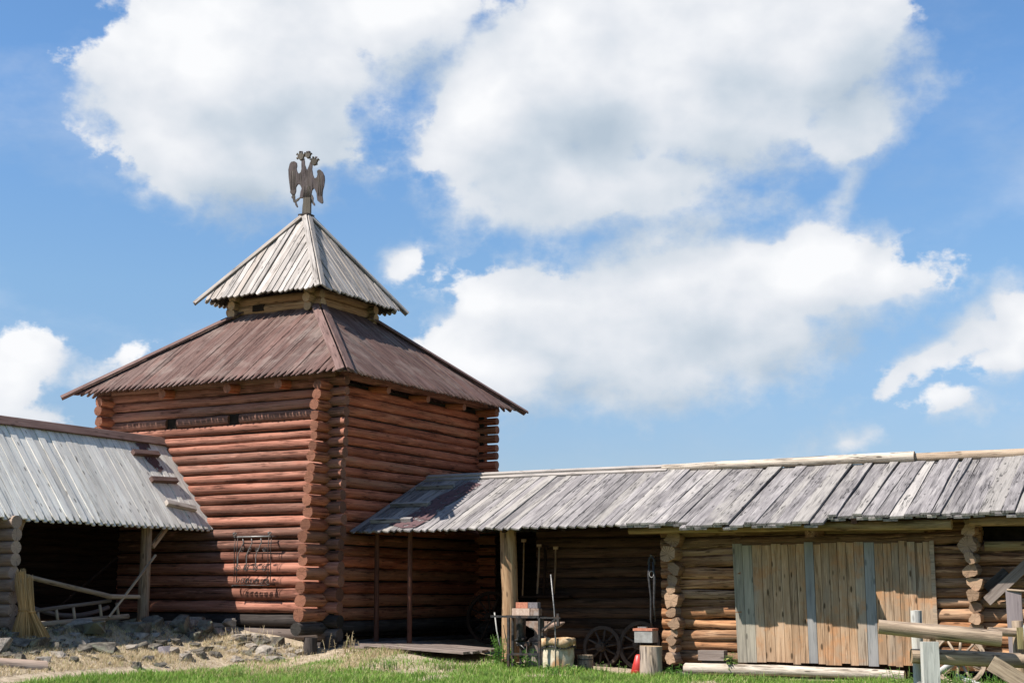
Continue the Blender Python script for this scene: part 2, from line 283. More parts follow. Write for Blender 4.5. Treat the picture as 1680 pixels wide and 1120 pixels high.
# ------------------------------------------------------------------ mesh helpers (coordinates: a along the sheds, r away from the yard, z up)
def W(a, r, z): return ORG + AX * a + RX * r + Vector((0, 0, z))
class MB:
    def __init__(s, seed=0): s.v = []; s.f = []; s.g = []; s.rn = []; s.e = []; s.sm = []; s.R = random.Random(seed)
    def add(s, vs, fs, gs=None, rnd=None, end=0.0, smooth=False):
        o = len(s.v); rnd = s.R.random() if rnd is None else rnd
        s.v += [tuple(v) for v in vs]; s.f += [tuple(i + o for i in f) for f in fs]
        s.g += [tuple(x) for x in (gs if gs is not None else [(v[0], v[1], v[2]) for v in vs])]
        s.rn += [rnd] * len(vs); s.e += [end] * len(vs); s.sm += [smooth] * len(fs); return rnd
    def box(s, c, h, ux=(1, 0, 0), uy=(0, 1, 0), uz=None, rnd=None, along=0):
        ux = Vector(ux).normalized(); uy = Vector(uy).normalized(); uz = Vector(uz).normalized() if uz is not None else ux.cross(uy).normalized()
        c = Vector(c); vs = []; gs = []; sd = s.R.random() * 50
        for i in (-1, 1):
            for j in (-1, 1):
                for k in (-1, 1):
                    vs.append(c + ux * h[0] * i + uy * h[1] * j + uz * h[2] * k)
                    t = (i * h[0], j * h[1], k * h[2]); t = t[along:] + t[:along]
                    gs.append((t[0] + sd, t[1], t[2] + sd))
        s.add(vs, [(0, 1, 3, 2), (4, 6, 7, 5), (0, 4, 5, 1), (2, 3, 7, 6), (0, 2, 6, 4), (1, 5, 7, 3)], gs, rnd)
    def beam(s, p0, p1, w, t, up=(0, 0, 1), rnd=None):
        p0 = Vector(p0); p1 = Vector(p1); d = (p1 - p0); L = d.length; d.normalize(); up = Vector(up)
        sd = d.cross(up).normalized(); u2 = sd.cross(d).normalized()
        s.box((p0 + p1) / 2, (L / 2, w / 2, t / 2), d, sd, u2, rnd)
    def log(s, p0, p1, r0, r1=None, seg=14, wob=0.03, bend=0.0, step=0.45, rnd=None, flat=0.0, caps=True):
        p0 = Vector(p0); p1 = Vector(p1); r1 = r0 if r1 is None else r1
        d = p1 - p0; L = d.length; d.normalize(); up = Vector((0, 0, 1)) if abs(d.z) < 0.8 else Vector((0, 1, 0))
        sx = d.cross(up).normalized(); sy = sx.cross(d).normalized(); n = max(2, int(L / step) + 1)
        R = s.R; sd = R.random() * 60; ph = R.random() * 6; vs = []; gs = []; rnd = R.random() if rnd is None else rnd
        for i in range(n + 1):
            t = i / n; c = p0 + d * L * t + (sy * math.sin(ph + t * 3.1) + sx * math.cos(ph * 2 + t * 2.7)) * bend
            rr = (r0 + (r1 - r0) * t)
            for k in range(seg):
                th = 2 * math.pi * k / seg
                q = rr * (1 + wob * 1.6 * mnoise((t * L * 1.3 + sd, math.cos(th) * 1.2 + sd, math.sin(th) * 1.2)))
                vs.append(c + sx * math.cos(th) * q + sy * math.sin(th) * q); gs.append((t * L + sd, th * rr + sd, sd))
        fs = [(i * seg + k, i * seg + (k + 1) % seg, (i + 1) * seg + (k + 1) % seg, (i + 1) * seg + k) for i in range(n) for k in range(seg)]
        s.add(vs, [f[::-1] for f in fs], gs, rnd, 0.0, True)
        if caps:
            for (o, sgn) in ((0, -1), (n * seg, 1)):
                ring = [Vector(vs[o + k]) for k in range(seg)]; c = sum(ring, Vector()) / seg
                g = [((v - c).dot(sx), (v - c).dot(sy), sd) for v in ring] + [(0, 0, sd)]
                f = [(k, (k + 1) % seg, seg) if sgn > 0 else ((k + 1) % seg, k, seg) for k in range(seg)]
                s.add(ring + [c + d * sgn * R.uniform(-0.004, 0.008)], [x[::-1] for x in f], g, rnd, 1.0)
    def rod(s, pts, r, seg=6, rnd=None):
        pts = [Vector(p) for p in pts]; rs = r if isinstance(r, (list, tuple)) else [r] * len(pts)
        sd = s.R.random() * 30; vs = []; gs = []; acc = 0; px = None
        for i, p in enumerate(pts):
            d = (pts[min(i + 1, len(pts) - 1)] - pts[max(i - 1, 0)]).normalized()
            if px is None:
                up = Vector((0, 0, 1)) if abs(d.z) < 0.9 else Vector((1, 0, 0)); px = d.cross(up).normalized()
            else: px = (px - d * px.dot(d)).normalized()
            py = px.cross(d)
            if i: acc += (p - pts[i - 1]).length
            for k in range(seg):
                th = 2 * math.pi * k / seg
                vs.append(p + px * math.cos(th) * rs[i] + py * math.sin(th) * rs[i]); gs.append((acc + sd, th * rs[i] + sd, sd))
        fs = [(i * seg + k, i * seg + (k + 1) % seg, (i + 1) * seg + (k + 1) % seg, (i + 1) * seg + k) for i in range(len(pts) - 1) for k in range(seg)]
        fs += [tuple(range(seg))[::-1], tuple(range((len(pts) - 1) * seg, len(pts) * seg))]
        s.add(vs, fs, gs, rnd, 0.0, True)
    def strip(s, o, ul, uw, un, st, T, rnd=None):
        """board from stations (tl, wl, tr, wr, dz): length along ul, width along uw, thickness T down from the top face"""
        o = Vector(o); ul = Vector(ul); uw = Vector(uw); un = Vector(un); vs = []; gs = []; sd = s.R.random() * 50
        for (tl, wl, tr, wr, dz) in st:
            for (t, w, n) in ((tl, wl, dz), (tr, wr, dz), (tr, wr, dz - T), (tl, wl, dz - T)):
                vs.append(o + ul * t + uw * w + un * n); gs.append((t + sd, w + sd * 3.1, sd + (n if n < 0 else 0)))
        fs = []
        for i in range(len(st) - 1):
            for k in range(4): fs.append((4 * i + k, 4 * i + (k + 1) % 4, 4 * i + 4 + (k + 1) % 4, 4 * i + 4 + k))
        fs += [(3, 2, 1, 0), tuple(4 * (len(st) - 1) + k for k in range(4))]
        if ul.cross(uw).dot(un) > 0: fs = [f[::-1] for f in fs]
        s.add(vs, fs, gs, rnd)
    def hull(s, c, dims, n=14, seed=0, rnd=None, rot=0.0, rough=0.5):
        import bmesh
        R = random.Random(seed); bm = bmesh.new(); c = Vector(c)
        for i in range(n):
            while True:
                p = Vector((R.uniform(-1, 1), R.uniform(-1, 1), R.uniform(-1, 1)))
                if 0.55 < p.length < 1.0 + rough: break
            p = Vector([max(-0.82, min(0.82, x)) for x in p])
            bm.verts.new(p)
        r = bmesh.ops.convex_hull(bm, input=bm.verts)
        bmesh.ops.delete(bm, geom=[g for g in r['geom_interior'] if isinstance(g, bmesh.types.BMVert)], context='VERTS')
        bmesh.ops.bevel(bm, geom=list(bm.edges), offset=0.07, segments=1, affect='EDGES', clamp_overlap=True)
        bmesh.ops.triangulate(bm, faces=list(bm.faces))
        bmesh.ops.subdivide_edges(bm, edges=list(bm.edges), cuts=1)
        ca, sa = math.cos(rot), math.sin(rot); vs = []
        for v in bm.verts:
            p = v.co * (1 + 0.14 * mnoise(v.co * 2.3 + Vector((seed, 0, 0))) + 0.10 * mnoise(v.co * 6.1 + Vector((0, seed, 0))))
            x, y, z = p.x * dims[0], p.y * dims[1], p.z * dims[2]
            vs.append(c + Vector((x * ca - y * sa, x * sa + y * ca, z)))
        bm.verts.index_update()
        s.add(vs, [[v.index for v in f.verts] for f in bm.faces], None, rnd); bm.free()
    def build(s, name, mat, parent=None, loc=None, auto=True):
        loc = Vector(parent['_loc']) if parent is not None else Vector(loc if loc is not None else (0, 0, 0))
        me = bpy.data.meshes.new(name)
        me.from_pydata([(v[0] - loc.x, v[1] - loc.y, v[2] - loc.z) for v in s.v], [], s.f)
        a = me.attributes.new('gc', 'FLOAT_VECTOR', 'POINT'); a.data.foreach_set('vector', np.array(s.g, dtype=np.float32).ravel())
        a = me.attributes.new('rnd', 'FLOAT', 'POINT'); a.data.foreach_set('value', np.array(s.rn, dtype=np.float32))
        a = me.attributes.new('endg', 'FLOAT', 'POINT'); a.data.foreach_set('value', np.array(s.e, dtype=np.float32))
        me.polygons.foreach_set('use_smooth', s.sm)
        me.materials.append(M[mat] if isinstance(mat, str) else mat); me.validate(); me.update()
        o = bpy.data.objects.new(name, me); COL.objects.link(o)
        if parent is not None: o.parent = parent; o['_loc'] = tuple(loc)
        else: o.location = W(*loc); o.rotation_euler = (0, 0, -PHI); o['_loc'] = tuple(loc)
        return o
def tag(o, label=None, cat=None, group=None, kind=None):
    if label: o['label'] = label
    if cat: o['category'] = cat
    if group: o['group'] = group
    if kind: o['kind'] = kind
    return o
def thing(name, label, cat, loc, group=None):
    o = bpy.data.objects.new(name, None); COL.objects.link(o); o.location = W(*loc); o.rotation_euler = (0, 0, -PHI)
    o.empty_display_size = 0.2; o['_loc'] = tuple(float(x) for x in loc); return tag(o, label, cat, group)
def copy_tree(o, parent=None):
    c = o.copy(); COL.objects.link(c)
    if parent is not None: c.parent = parent
    for ch in list(o.children): copy_tree(ch, c)
    return c

# ------------------------------------------------------------------ ground
def lerp_tab(x, tab):
    if x <= tab[0][0]: return tab[0][1]
    for (x0, y0), (x1, y1) in zip(tab, tab[1:]):
        if x <= x1:
            t = (x - x0) / (x1 - x0); t = t * t * (3 - 2 * t); return y0 + (y1 - y0) * t
    return tab[-1][1]
BT = [(-14, 0.1), (-9, 0.8), (-3.0, 0.95), (-1.5, 0.78), (0.0, 0.53), (1.5, 0.42), (3.0, 0.27), (4.2, 0.14), (6.5, 0.07), (30, 0.03)]
def ground(a, r):
    b = lerp_tab(a, BT)
    if a > -3.25 and r < 0.15:
        d1 = a + 3.25; d2 = 0.15 - r; d = -math.log(math.exp(-2.2 * d1) + math.exp(-2.2 * d2)) / 2.2 if min(d1, d2) < 3 else min(d1, d2)
        d = max(0.0, d); k = math.exp(-(d / 2.3) ** 1.5)
    elif r < 0.15: k = 1.0 if r > -9 else math.exp(-((-9 - r) / 3) ** 2)
    else: k = math.exp(-max(0, r - 7.5) ** 2 / 8)
    n = 0.05 * mnoise((a * 0.45, r * 0.45, 0.3)) + 0.02 * mnoise((a * 1.7, r * 1.7, 5.3))
    return 0.02 + (b - 0.02) * k + n * (0.5 + 0.5 * (1 if r < 0.3 else 0.4))
def make_ground():
    fa = list(np.arange(-12, 20, 0.22)); fr = list(np.arange(-14, 11, 0.22))
    ext = [1.5, 4, 9, 18, 40, 90, 200, 450, 1000, 2200, 5000]
    xs = [fa[0] - e for e in ext[::-1]] + fa + [fa[-1] + e for e in ext]; ys = [fr[0] - e for e in ext[::-1]] + fr + [fr[-1] + e for e in ext]
    mb = MB(); nx = len(xs)
    vs = [(x, y, ground(x, y) if (-16 < x < 26 and -20 < y < 16) else 0.0) for y in ys for x in xs]
    fs = [(j * nx + i, j * nx + i + 1, (j + 1) * nx + i + 1, (j + 1) * nx + i) for j in range(len(ys) - 1) for i in range(nx - 1)]
    mb.add(vs, fs, None, 0.5, 0, True)
    mb.rn = [1.0 - min(1.0, 1.6 * green_f(v[0], v[1])) for v in vs]
    m, T, b = base_mat('yard soil and turf', 0.95, 0.1)
    tc = T.new('ShaderNodeTexCoord'); v = tc.outputs['Object']
    n1 = T.noise(v, 0.55, 5, 0.6); n2 = T.noise(v, 9, 6, 0.7); n3 = T.noise(v, 45, 4, 0.7)
    soil = T.ramp(n2, [(0.3, (0.22, 0.165, 0.11)), (0.7, (0.50, 0.41, 0.30))])
    turf = T.ramp(n3, [(0.3, (0.09, 0.14, 0.035)), (0.7, (0.24, 0.28, 0.10))])
    c = T.mix(T.map(T.math('ADD', T.attr('rnd'), T.math('MULTIPLY', T.math('SUBTRACT', n2, .5), .8)), 0.35, 0.65), turf, soil)
    c = T.mix(T.math('MULTIPLY', T.map(n3, 0.55, 0.7), 0.5), c, (0.40, 0.33, 0.22))
    T.l.new(c, b.inputs['Base Color']); bump(T, b, T.math('ADD', n2, n3), 0.03, 0.7)
    tag(mb.build('ground', m), kind='structure')
# (the ground sheet is laid after the grass regions are defined)

# ------------------------------------------------------------------ the tower
S = 6.15
tw = thing('log_tower', 'square red-brown log fort tower with a two-tier plank roof', 'tower', (-S / 2, S / 2, 0.6))
def zlist():
    R = random.Random(5); z = 0.62; L = []
    i = 0
    while z < 5.95:
        p = 0.262 - 0.05 * min(1, (z - 0.6) / 4.2) + R.uniform(-0.018, 0.018)
        L.append((z + p / 2, p / 2)); z += p
    return L
ZL = zlist()
HOLES = [(-4.36, 0.30), (-2.62, 0.30)]
hole_k = min(range(len(ZL)), key=lambda i: abs(ZL[i][0] - 5.24))
walls = {k: MB(11 + i) for i, k in enumerate(('front', 'right', 'back', 'left'))}
found = MB(21); low = MB(22); AR = -0.20
for i, (z, h) in enumerate(ZL):
    rr = h * 0.95; R = walls['front'].R; tz = (z - 0.6) / 5.3
    last = i + 1 >= len(ZL); zs = z + h
    pA = 0.19 + 0.06 * tz + R.uniform(-0.03, 0.03)         # front logs past the right wall
    pL = 0.42 + R.uniform(-0.05, 0.05)
    pR = 0.84 - 0.40 * tz + (0.05 if z < 3 else 0) + R.uniform(-0.05, 0.05)   # side logs towards the yard
    dark = i < 2; tp = 1 + R.uniform(-.09, .09)
    def lg(side, p0, p1, r):
        if (side == 'front' and i == 1) or (side != 'front' and i == 0): found.log(p0, p1, r, wob=0.06, bend=0.006)
        elif side == 'front' and i == 0: low.log(p0, p1, r, wob=0.06, bend=0.006)
        else: walls[side].log(p0, p1, r * tp, r * (2 - tp), wob=0.075, bend=0.010, step=.3)
    if i == hole_k:
        cuts = [-S - pL] + sum([[c - w / 2, c + w / 2] for c, w in HOLES], []) + [pA]
        for q in range(0, len(cuts), 2): walls['front'].log((cuts[q], 0, z), (cuts[q + 1], 0, z), rr, wob=0.03, rnd=0.4)
    else: lg('front', (-S - pL, 0, z), (pA, 0, z), rr)
    lg('back', (-S - 0.35, S, z), (0.35, S, z), rr)
    if not last:
        lg('right', (AR, -pR, zs), (AR, S + 0.35, zs), rr)
        pR2 = 0.5 + R.uniform(-0.05, 0.05)
        lg('left', (-S, -pR2, zs), (-S, S + 0.35, zs), rr)
walls['front'].build('wall', 'tower', tw); walls['right'].build('wall', 'tower_side', tw)
walls['back'].build('wall', 'tower_side', tw); walls['left'].build('wall', 'tower_side', tw)
m = MB(23); zc = (0.62 + 6.0) / 2
for (c, hh) in (((-S / 2, .03, zc), (S / 2, .035, 2.62)), ((-S / 2, S - .03, zc), (S / 2, .035, 2.62)), ((AR - .03, S / 2, zc), (.035, S / 2 - .08, 2.62)), ((-S + .03, S / 2, zc), (.035, S / 2 - .08, 2.62))): m.box(c, hh)
m.build('shade_core', 'void', tw)  # dark core added behind the logs, painting shade into the grooves
m = MB(24)
for p0, p1 in (((-S, 0), (0, 0)), ((0, 0), (0, S)), ((0, S), (-S, S)), ((-S, S), (-S, 0))): m.log((p0[0], p0[1], .50), (p1[0], p1[1], .48), .14, wob=.1)
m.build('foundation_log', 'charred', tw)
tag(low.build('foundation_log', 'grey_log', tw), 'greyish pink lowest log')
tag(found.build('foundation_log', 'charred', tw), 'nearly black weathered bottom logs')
for c, w in HOLES:
    z, h = ZL[hole_k]
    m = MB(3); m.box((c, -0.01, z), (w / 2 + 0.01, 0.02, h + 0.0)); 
    m.build('loophole', 'void', tw)  # near-black plate closes the hole and stands for its dark depth
m = MB(4)                                            # corner blocks under the tower
for (a, r) in ((0, -0.72), (0.05, -0.1), (-S, -0.3), (-S, S), (0, S)):
    m = MB(4); m.log((a, r, ground(a, r) - 0.2), (a + 0.02, r, 0.72), 0.15, 0.13, wob=0.08); m.build('corner_block', 'charred', tw)

CC = (-S / 2, S / 2)                                  # tower centre
UC = (-3.19, 3.04)                                     # turret centre
ZE = 5.97; HE = 3.71; HI = 1.03; ZI = 8.06; KS = (ZI - ZE) / (HE - HI)
def pyr_side(mb, cen, q, he, hi, ze, slope, wd, T, tip, jit=0.012, lift=0.0, gap=0.004, under=None, inset=0.0):
    """boards running up one side (q = 0 front, 1 right, 2 back, 3 left) of a hipped roof"""
    u = [Vector((1, 0, 0)), Vector((0, 1, 0)), Vector((-1, 0, 0)), Vector((0, -1, 0))][q]
    inw = [Vector((0, 1, 0)), Vector((-1, 0, 0)), Vector((0, -1, 0)), Vector((1, 0, 0))][q]
    sl = math.sqrt(1 + slope * slope); s_ = Vector((inw.x, inw.y, slope)) / sl; n = (Vector((0, 0, 1)) - inw * slope) / sl
    o = Vector((cen[0], cen[1], ze)) - inw * he; R = mb.R; x = -he + inset
    top = lambda w: max(0.02, min(he - abs(w), he - hi)) * sl
    while x < he - inset - 0.02:
        w = min(wd * R.uniform(0.85, 1.15), he - inset - x); x0, x1 = x + gap, x + w - gap; xm = (x0 + x1) / 2
        dz = lift + R.uniform(-jit, jit); t0 = R.uniform(-0.03, 0.015)
        ta, tb = top(x0), top(x1); a = min(tip, ta * 0.6, tb * 0.6)
        st = [(t0, xm - w * 0.12, t0, xm + w * 0.12, dz), (t0 + a, x0, t0 + a, x1, dz)]
        if ta > 0.6 and tb > 0.6: st.append((ta * 0.5, x0 + R.uniform(-.004, .004), tb * 0.5, x1 + R.uniform(-.004, .004), dz + R.uniform(-0.006, 0.006)))
        st.append((ta, x0, tb, x1, dz)); mb.strip(o, s_, u, n, st, T)
        if under:                                     # lower layer of boards, half a board over
            st2 = [(t0 + 0.02, x0 - w * 0.1, t0 + 0.02, x0 + w * 0.1, dz - T - 0.004), (t0 + 0.02 + tip, x0 - w * 0.4, t0 + 0.02 + tip, x0 + w * 0.4, dz - T - 0.004),
                   (max(0.3, top(x0) - 0.3), x0 - w * 0.4, max(0.3, top(x0) - 0.3), x0 + w * 0.4, dz - T - 0.004)]
            if top(x0) > 0.8: mb.strip(o, s_, u, n, st2, T)
        x += w
rf = MB(31)
for q in range(4): pyr_side(rf, CC, q, HE, HI, ZE, KS, 0.165, 0.028, 0.20, 0.009, under=True)
rfo = rf.build('roof', 'brown_roof', tw)
def hips(mb, cen, he, hi, ze, slope, w, T, over, lift):
    for ci, (sx, sy) in enumerate(((1, -1), (-1, -1), (1, 1), (-1, 1))):
        d = Vector((-sx, -sy, slope)); p_e = Vector((cen[0] + sx * he, cen[1] + sy * he, ze)); p_t = p_e + d * (he - hi)
        e = over[ci]; p_e = p_e - d * (e / d.length); dn = d.normalized()
        for nrm in (Vector((sx * slope, 0, 1)), Vector((0, sy * slope, 1))):
            n = nrm.normalized(); side = dn.cross(n).normalized()
            out = Vector((0, sy, 0)) if abs(nrm.x) > 0.01 else Vector((sx, 0, 0))
            if side.dot(out) > 0: side = -side
            c = (p_e + p_t) / 2 + side * (w / 2 - 0.01) + n * (lift + (0.006 if abs(nrm.x) > .01 else 0))
            mb.box(c, ((p_t - p_e).length / 2, w / 2, T / 2), dn, side, n)
hp = MB(32); hips(hp, CC, HE, HI, ZE, KS, 0.17, 0.03, (0.06, 0.26, 0.18, 0.2), 0.075); hp.build('hip_board', 'brown_trim', rfo)
# battens / wall plate closing the eave, purlin ends sticking out under it
m = MB(33)
for q in range(4):
    ca, cr = CC; h = S / 2 + 0.0
    pts = [((ca - h, cr - h), (ca + h, cr - h)), ((ca + h, cr - h), (ca + h, cr + h)), ((ca + h, cr + h), (ca - h, cr + h)), ((ca - h, cr + h), (ca - h, cr - h))][q]
    for kk, zz in enumerate((6.0,)):
        m.log((pts[0][0], pts[0][1], zz + 0.05 * (q % 2)), (pts[1][0], pts[1][1], zz + 0.05 * (q % 2)), 0.10)
m.build('wall_plate', 'tower', tw)
for a in (-4.35, -2.55, -1.2): m = MB(34); m.log((a, -0.42, 5.84), (a, 1.0, 5.96), 0.10); m.build('rafter_end', 'tower_side', tw)
for r in (1.5, 3.1, 4.7): m = MB(34); m.log((0.28, r, 5.84), (-1, r, 5.96), 0.08); m.build('rafter_end', 'tower_side', tw)
# turret
hb = 1.08; tb = MB(41)
zt = 7.86
for k in range(3):
    z = zt + k * 0.195; p = 0.26
    for s_ in (-1, 1):
        tb.log((UC[0] - hb - p + tb.R.uniform(-.04, .04), UC[1] + s_ * hb, z), (UC[0] + hb + p + tb.R.uniform(-.04, .04), UC[1] + s_ * hb, z), 0.105, wob=0.05)
        tb.log((UC[0] + s_ * hb, UC[1] - hb - p + tb.R.uniform(-.04, .04), z + 0.1), (UC[0] + s_ * hb, UC[1] + hb + p + tb.R.uniform(-.04, .04), z + 0.1), 0.105, wob=0.05)
tag(tb.build('turret_wall', 'post', tw), 'pale ochre log turret between the roof tiers')
m = MB(42); m.box((UC[0] - 0.42, UC[1] - hb - 0.085, zt + 0.21), (0.16, 0.03, 0.075)); m.build('loophole', 'void', tw)  # no hole is cut: a near-black plate paints its shaded inside
HE2 = 1.75; ZE2 = 8.27; ZA = 10.58; K2 = (ZA - ZE2) / HE2
r2 = MB(43)
for q in range(4): pyr_side(r2, UC, q, HE2, 0.06, ZE2, K2, 0.155, 0.035, 0.05, 0.02, gap=0.012, under=False, inset=0.22)
m2 = MB(44)
for q in range(4): pyr_side(m2, UC, q, HE2 - 0.10, 0.1, ZE2 + .02, K2, 0.155, 0.03, 0.05, 0.003, inset=.2)
ur = r2.build('turret_roof', 'pale_roof', tw); tag(ur, 'pale grey-beige steep plank spire')
m2.build('under_board', 'charred', ur)
hp = MB(45); hips(hp, UC, HE2, 0.09, ZE2, K2, 0.125, 0.035, (0.0, 0.10, 0.06, 0.08), 0.04); hp.build('hip_board', 'pale_roof', ur)
m = MB(46); m.box((UC[0], UC[1], ZA - 0.07), (0.14, 0.14, 0.02)); m.build('cap', 'charred', ur)

# carved double-headed eagle; outline in metres measured from its foot
def extrude(mb, poly, T, P0, ex, ez, off=0.0, rnd=None):
    """solid plate from a polygon (x, z) with real thickness, triangulated by Blender"""
    ex = Vector(ex).normalized(); ez = Vector(ez); en = ex.cross(ez); P0 = Vector(P0); n = len(poly)
    vs = [P0 + ex * x + ez * z + en * (off - T / 2) for x, z in poly] + [P0 + ex * x + ez * z + en * (off + T / 2) for x, z in poly]
    from mathutils.geometry import tessellate_polygon
    tr = tessellate_polygon([[Vector((x, z, 0)) for x, z in poly]])
    fs = [tuple(t) for t in tr] + [tuple(i + n for i in t)[::-1] for t in tr] + [(i, (i + 1) % n, (i + 1) % n + n, i + n) for i in range(n)]
    gs = [(z, x, 0) for x, z in poly] * 2
    mb.add(vs, fs, gs, rnd)
def epoly(pts): return [((x - 595) * 0.00176, (1040 - y) * 0.00180) for x, y in pts]
ZF = ZA - 0.07
eg = thing('double_headed_eagle', 'dark carved wooden double-headed eagle on the tip of the tower roof', 'finial', (UC[0], UC[1], ZF))
EX = (math.cos(PHI - 0.15), math.sin(PHI - 0.15), 0); EZ = (0, 0, 1); E0 = (UC[0], UC[1], ZF)
m = MB(51)
body = [(345,320),(365,292),(410,285),(440,303),(446,345),(438,385),(452,430),(480,462),(505,440),(515,400),(512,340),(512,275),(552,275),(556,330),(575,380),(590,425),(612,380),(630,330),(645,290),(664,345),(660,400),(675,480),(703,540),(735,522),(745,480),(735,440),(752,420),(780,418),(812,445),(838,500),(845,560),(836,640),(820,700),(816,780),(830,868),(812,886),(780,868),(752,845),(742,790),(738,745),(712,690),(692,668),(668,695),(660,745),(650,800),(560,800),(500,796),(510,712),(526,670),(510,635),(490,605),(465,600),(440,640),(440,700),(425,745),(395,740),(362,715),(365,690),(350,600),(335,500),(328,400)]
extrude(m, epoly(body), 0.07, E0, EX, EZ)
for k in range(6): m.rod([Vector(E0) + Vector(EX) * x + Vector((0, 0, z)) + Vector((EX[1], -EX[0], 0)) * 0.037 for x, z in epoly([(560 + k * 16, 640), (555 + k * 18, 790)])], 0.010, 4)
for sgn, xs in ((1, (370, 395, 420)), (1, (765, 790, 812))):
    for x in xs: m.rod([Vector(E0) + Vector(EX) * a + Vector((0, 0, z)) + Vector((EX[1], -EX[0], 0)) * 0.037 for a, z in epoly([(x, 420 if x < 500 else 500), (x + 2, 560 if x < 500 else 640), (x + (8 if x < 500 else -4), 680 if x < 500 else 780)])], 0.008, 4)
m.build('body', 'eagle', eg)
m = MB(52); extrude(m, epoly([(556, 800), (555, 870), (548, 930), (545, 1045), (655, 1045), (655, 800)]), 0.13, E0, EX, EZ); m.build('post', 'eagle', eg)
m = MB(53); extrude(m, epoly([(500, 790), (560, 790), (500, 800), (475, 832), (440, 850), (432, 830), (465, 805)]), 0.05, E0, EX, EZ); m.build('leg', 'eagle', eg)
m = MB(54); extrude(m, epoly([(650, 740), (675, 760), (692, 800), (690, 845), (716, 888), (712, 912), (694, 902), (655, 850)]), 0.05, E0, EX, EZ); m.build('leg', 'eagle', eg)
m = MB(55); extrude(m, epoly([(360, 715), (400, 722), (430, 760), (432, 820), (450, 850), (475, 915), (462, 926), (440, 895), (432, 862), (410, 850), (402, 812), (378, 785), (392, 758)]), 0.045, E0, EX, EZ); m.build('sceptre', 'eagle', eg)
def crown(cx, cy, s, seed):
    mb = MB(seed); R = random.Random(seed)
    extrude(mb, epoly([(cx - 45 * s, cy + 40 * s), (cx - 10 * s, cy + 75 * s), (cx + 30 * s, cy + 65 * s), (cx + 45 * s, cy + 25 * s), (cx + 60 * s, cy - 10 * s), (cx + 30 * s, cy - 5 * s), (cx + 22 * s, cy - 40 * s), (cx + 2 * s, cy - 12 * s), (cx - 20 * s, cy - 45 * s), (cx - 26 * s, cy - 5 * s), (cx - 55 * s, cy - 20 * s), (cx - 40 * s, cy + 12 * s)]), 0.10, E0, EX, EZ)
    for (dx, dy) in ((-55, -20), (-20, -48), (24, -44), (60, -12), (-48, 42), (40, 60)):
        (x, z), = epoly([(cx + dx * s, cy + dy * s)]); c = Vector(E0) + Vector(EX) * x + Vector((0, 0, z))
        mb.hull(c, (0.034, 0.045, 0.034), 12, seed + dx)
    return mb
crown(497, 200, 0.95, 56).build('head', 'eagle', eg); crown(688, 280, 0.95, 57).build('head', 'eagle', eg); crown(597, 195, 0.72, 58).build('crown', 'eagle', eg)

# wrought iron grille on the front wall
gr = thing('iron_grille', 'ornamental wrought iron scroll rack hanging on the sunlit tower wall', 'iron rack', (-1.83, -0.2, 1.7))
gx = lambda px: -2.30 + (px - 387) * 0.0162; gz = lambda py: 2.79 - (py - 875) * 0.0125
GR = -0.30
m = MB(61); m.rod([(gx(389), GR, gz(881)), (gx(443), GR, gz(881))], 0.022); m.rod([(gx(389), GR + .12, gz(881)), (gx(443), GR + .12, gz(881))], 0.012)
for x in (388, 444):
    m.rod([(gx(x), -0.12, gz(881)), (gx(x), GR - .03, gz(881))], 0.02)
    for k in range(5):
        t = k / 5 * 6.283; m.hull((gx(x) + .03 * math.cos(t), GR - .03, gz(876) + .03 * math.sin(t)), (.028, .028, .028), 10, k)
m.build('top_bar', 'grey_iron', gr)
def scroll(cx, cz, r, turns=1.6, ph=0, sg=1):
    return [(cx + sg * math.cos(ph + t * turns * 6.28) * r * (1 - t * .75), GR, cz + math.sin(ph + t * turns * 6.28) * r * (1 - t * .75)) for t in [i / 18 for i in range(19)]]
for x0 in (398, 412, 427):
    mb = MB(62); pts = []
    for i in range(15):
        t = i / 14; y = 884 + t * 50; pts.append((gx(x0 + 1.5 * math.sin(t * 9) - 11 * max(0, t - .25) + (2 if t < .2 else 0)), GR, gz(y)))
    mb.rod(pts, 0.011, 5); mb.build('curved_bar', 'grey_iron', gr)
for x in (388, 392, 442, 446):
    m = MB(63); m.rod([(gx(x), GR, gz(881)), (gx(x - 1), GR, gz(905)), (gx(x), GR, gz(934)), (gx(x), GR, gz(955))], 0.009, 5); m.build('side_bar', 'iron', gr)
def scr(*a, q=.009):
    m = MB(64); m.rod(scroll(*a), q, 5); m.build('scroll', 'iron', gr)
for k in range(4): scr(gx(393 + k * 14.5), gz(932), 0.075, 1.6, k * .5); scr(gx(400 + k * 12), gz(902), 0.055, 1.5, k)
for k in range(7): scr(gx(394 + k * 7.8), gz(953), 0.055, 1.4, k * .7, q=.010)
m = MB(65); m.rod([(gx(386), GR, gz(960)), (gx(444), GR, gz(960))], 0.016); m.rod([(gx(388), GR, gz(934)), (gx(444), GR, gz(934))], 0.009); m.rod([(gx(387), -.1, gz(961)), (gx(387), GR - .04, gz(961))], 0.018); m.rod([(gx(444), -.1, gz(959)), (gx(444), GR - .04, gz(959))], 0.018)
m.build('bottom_bar', 'iron', gr)

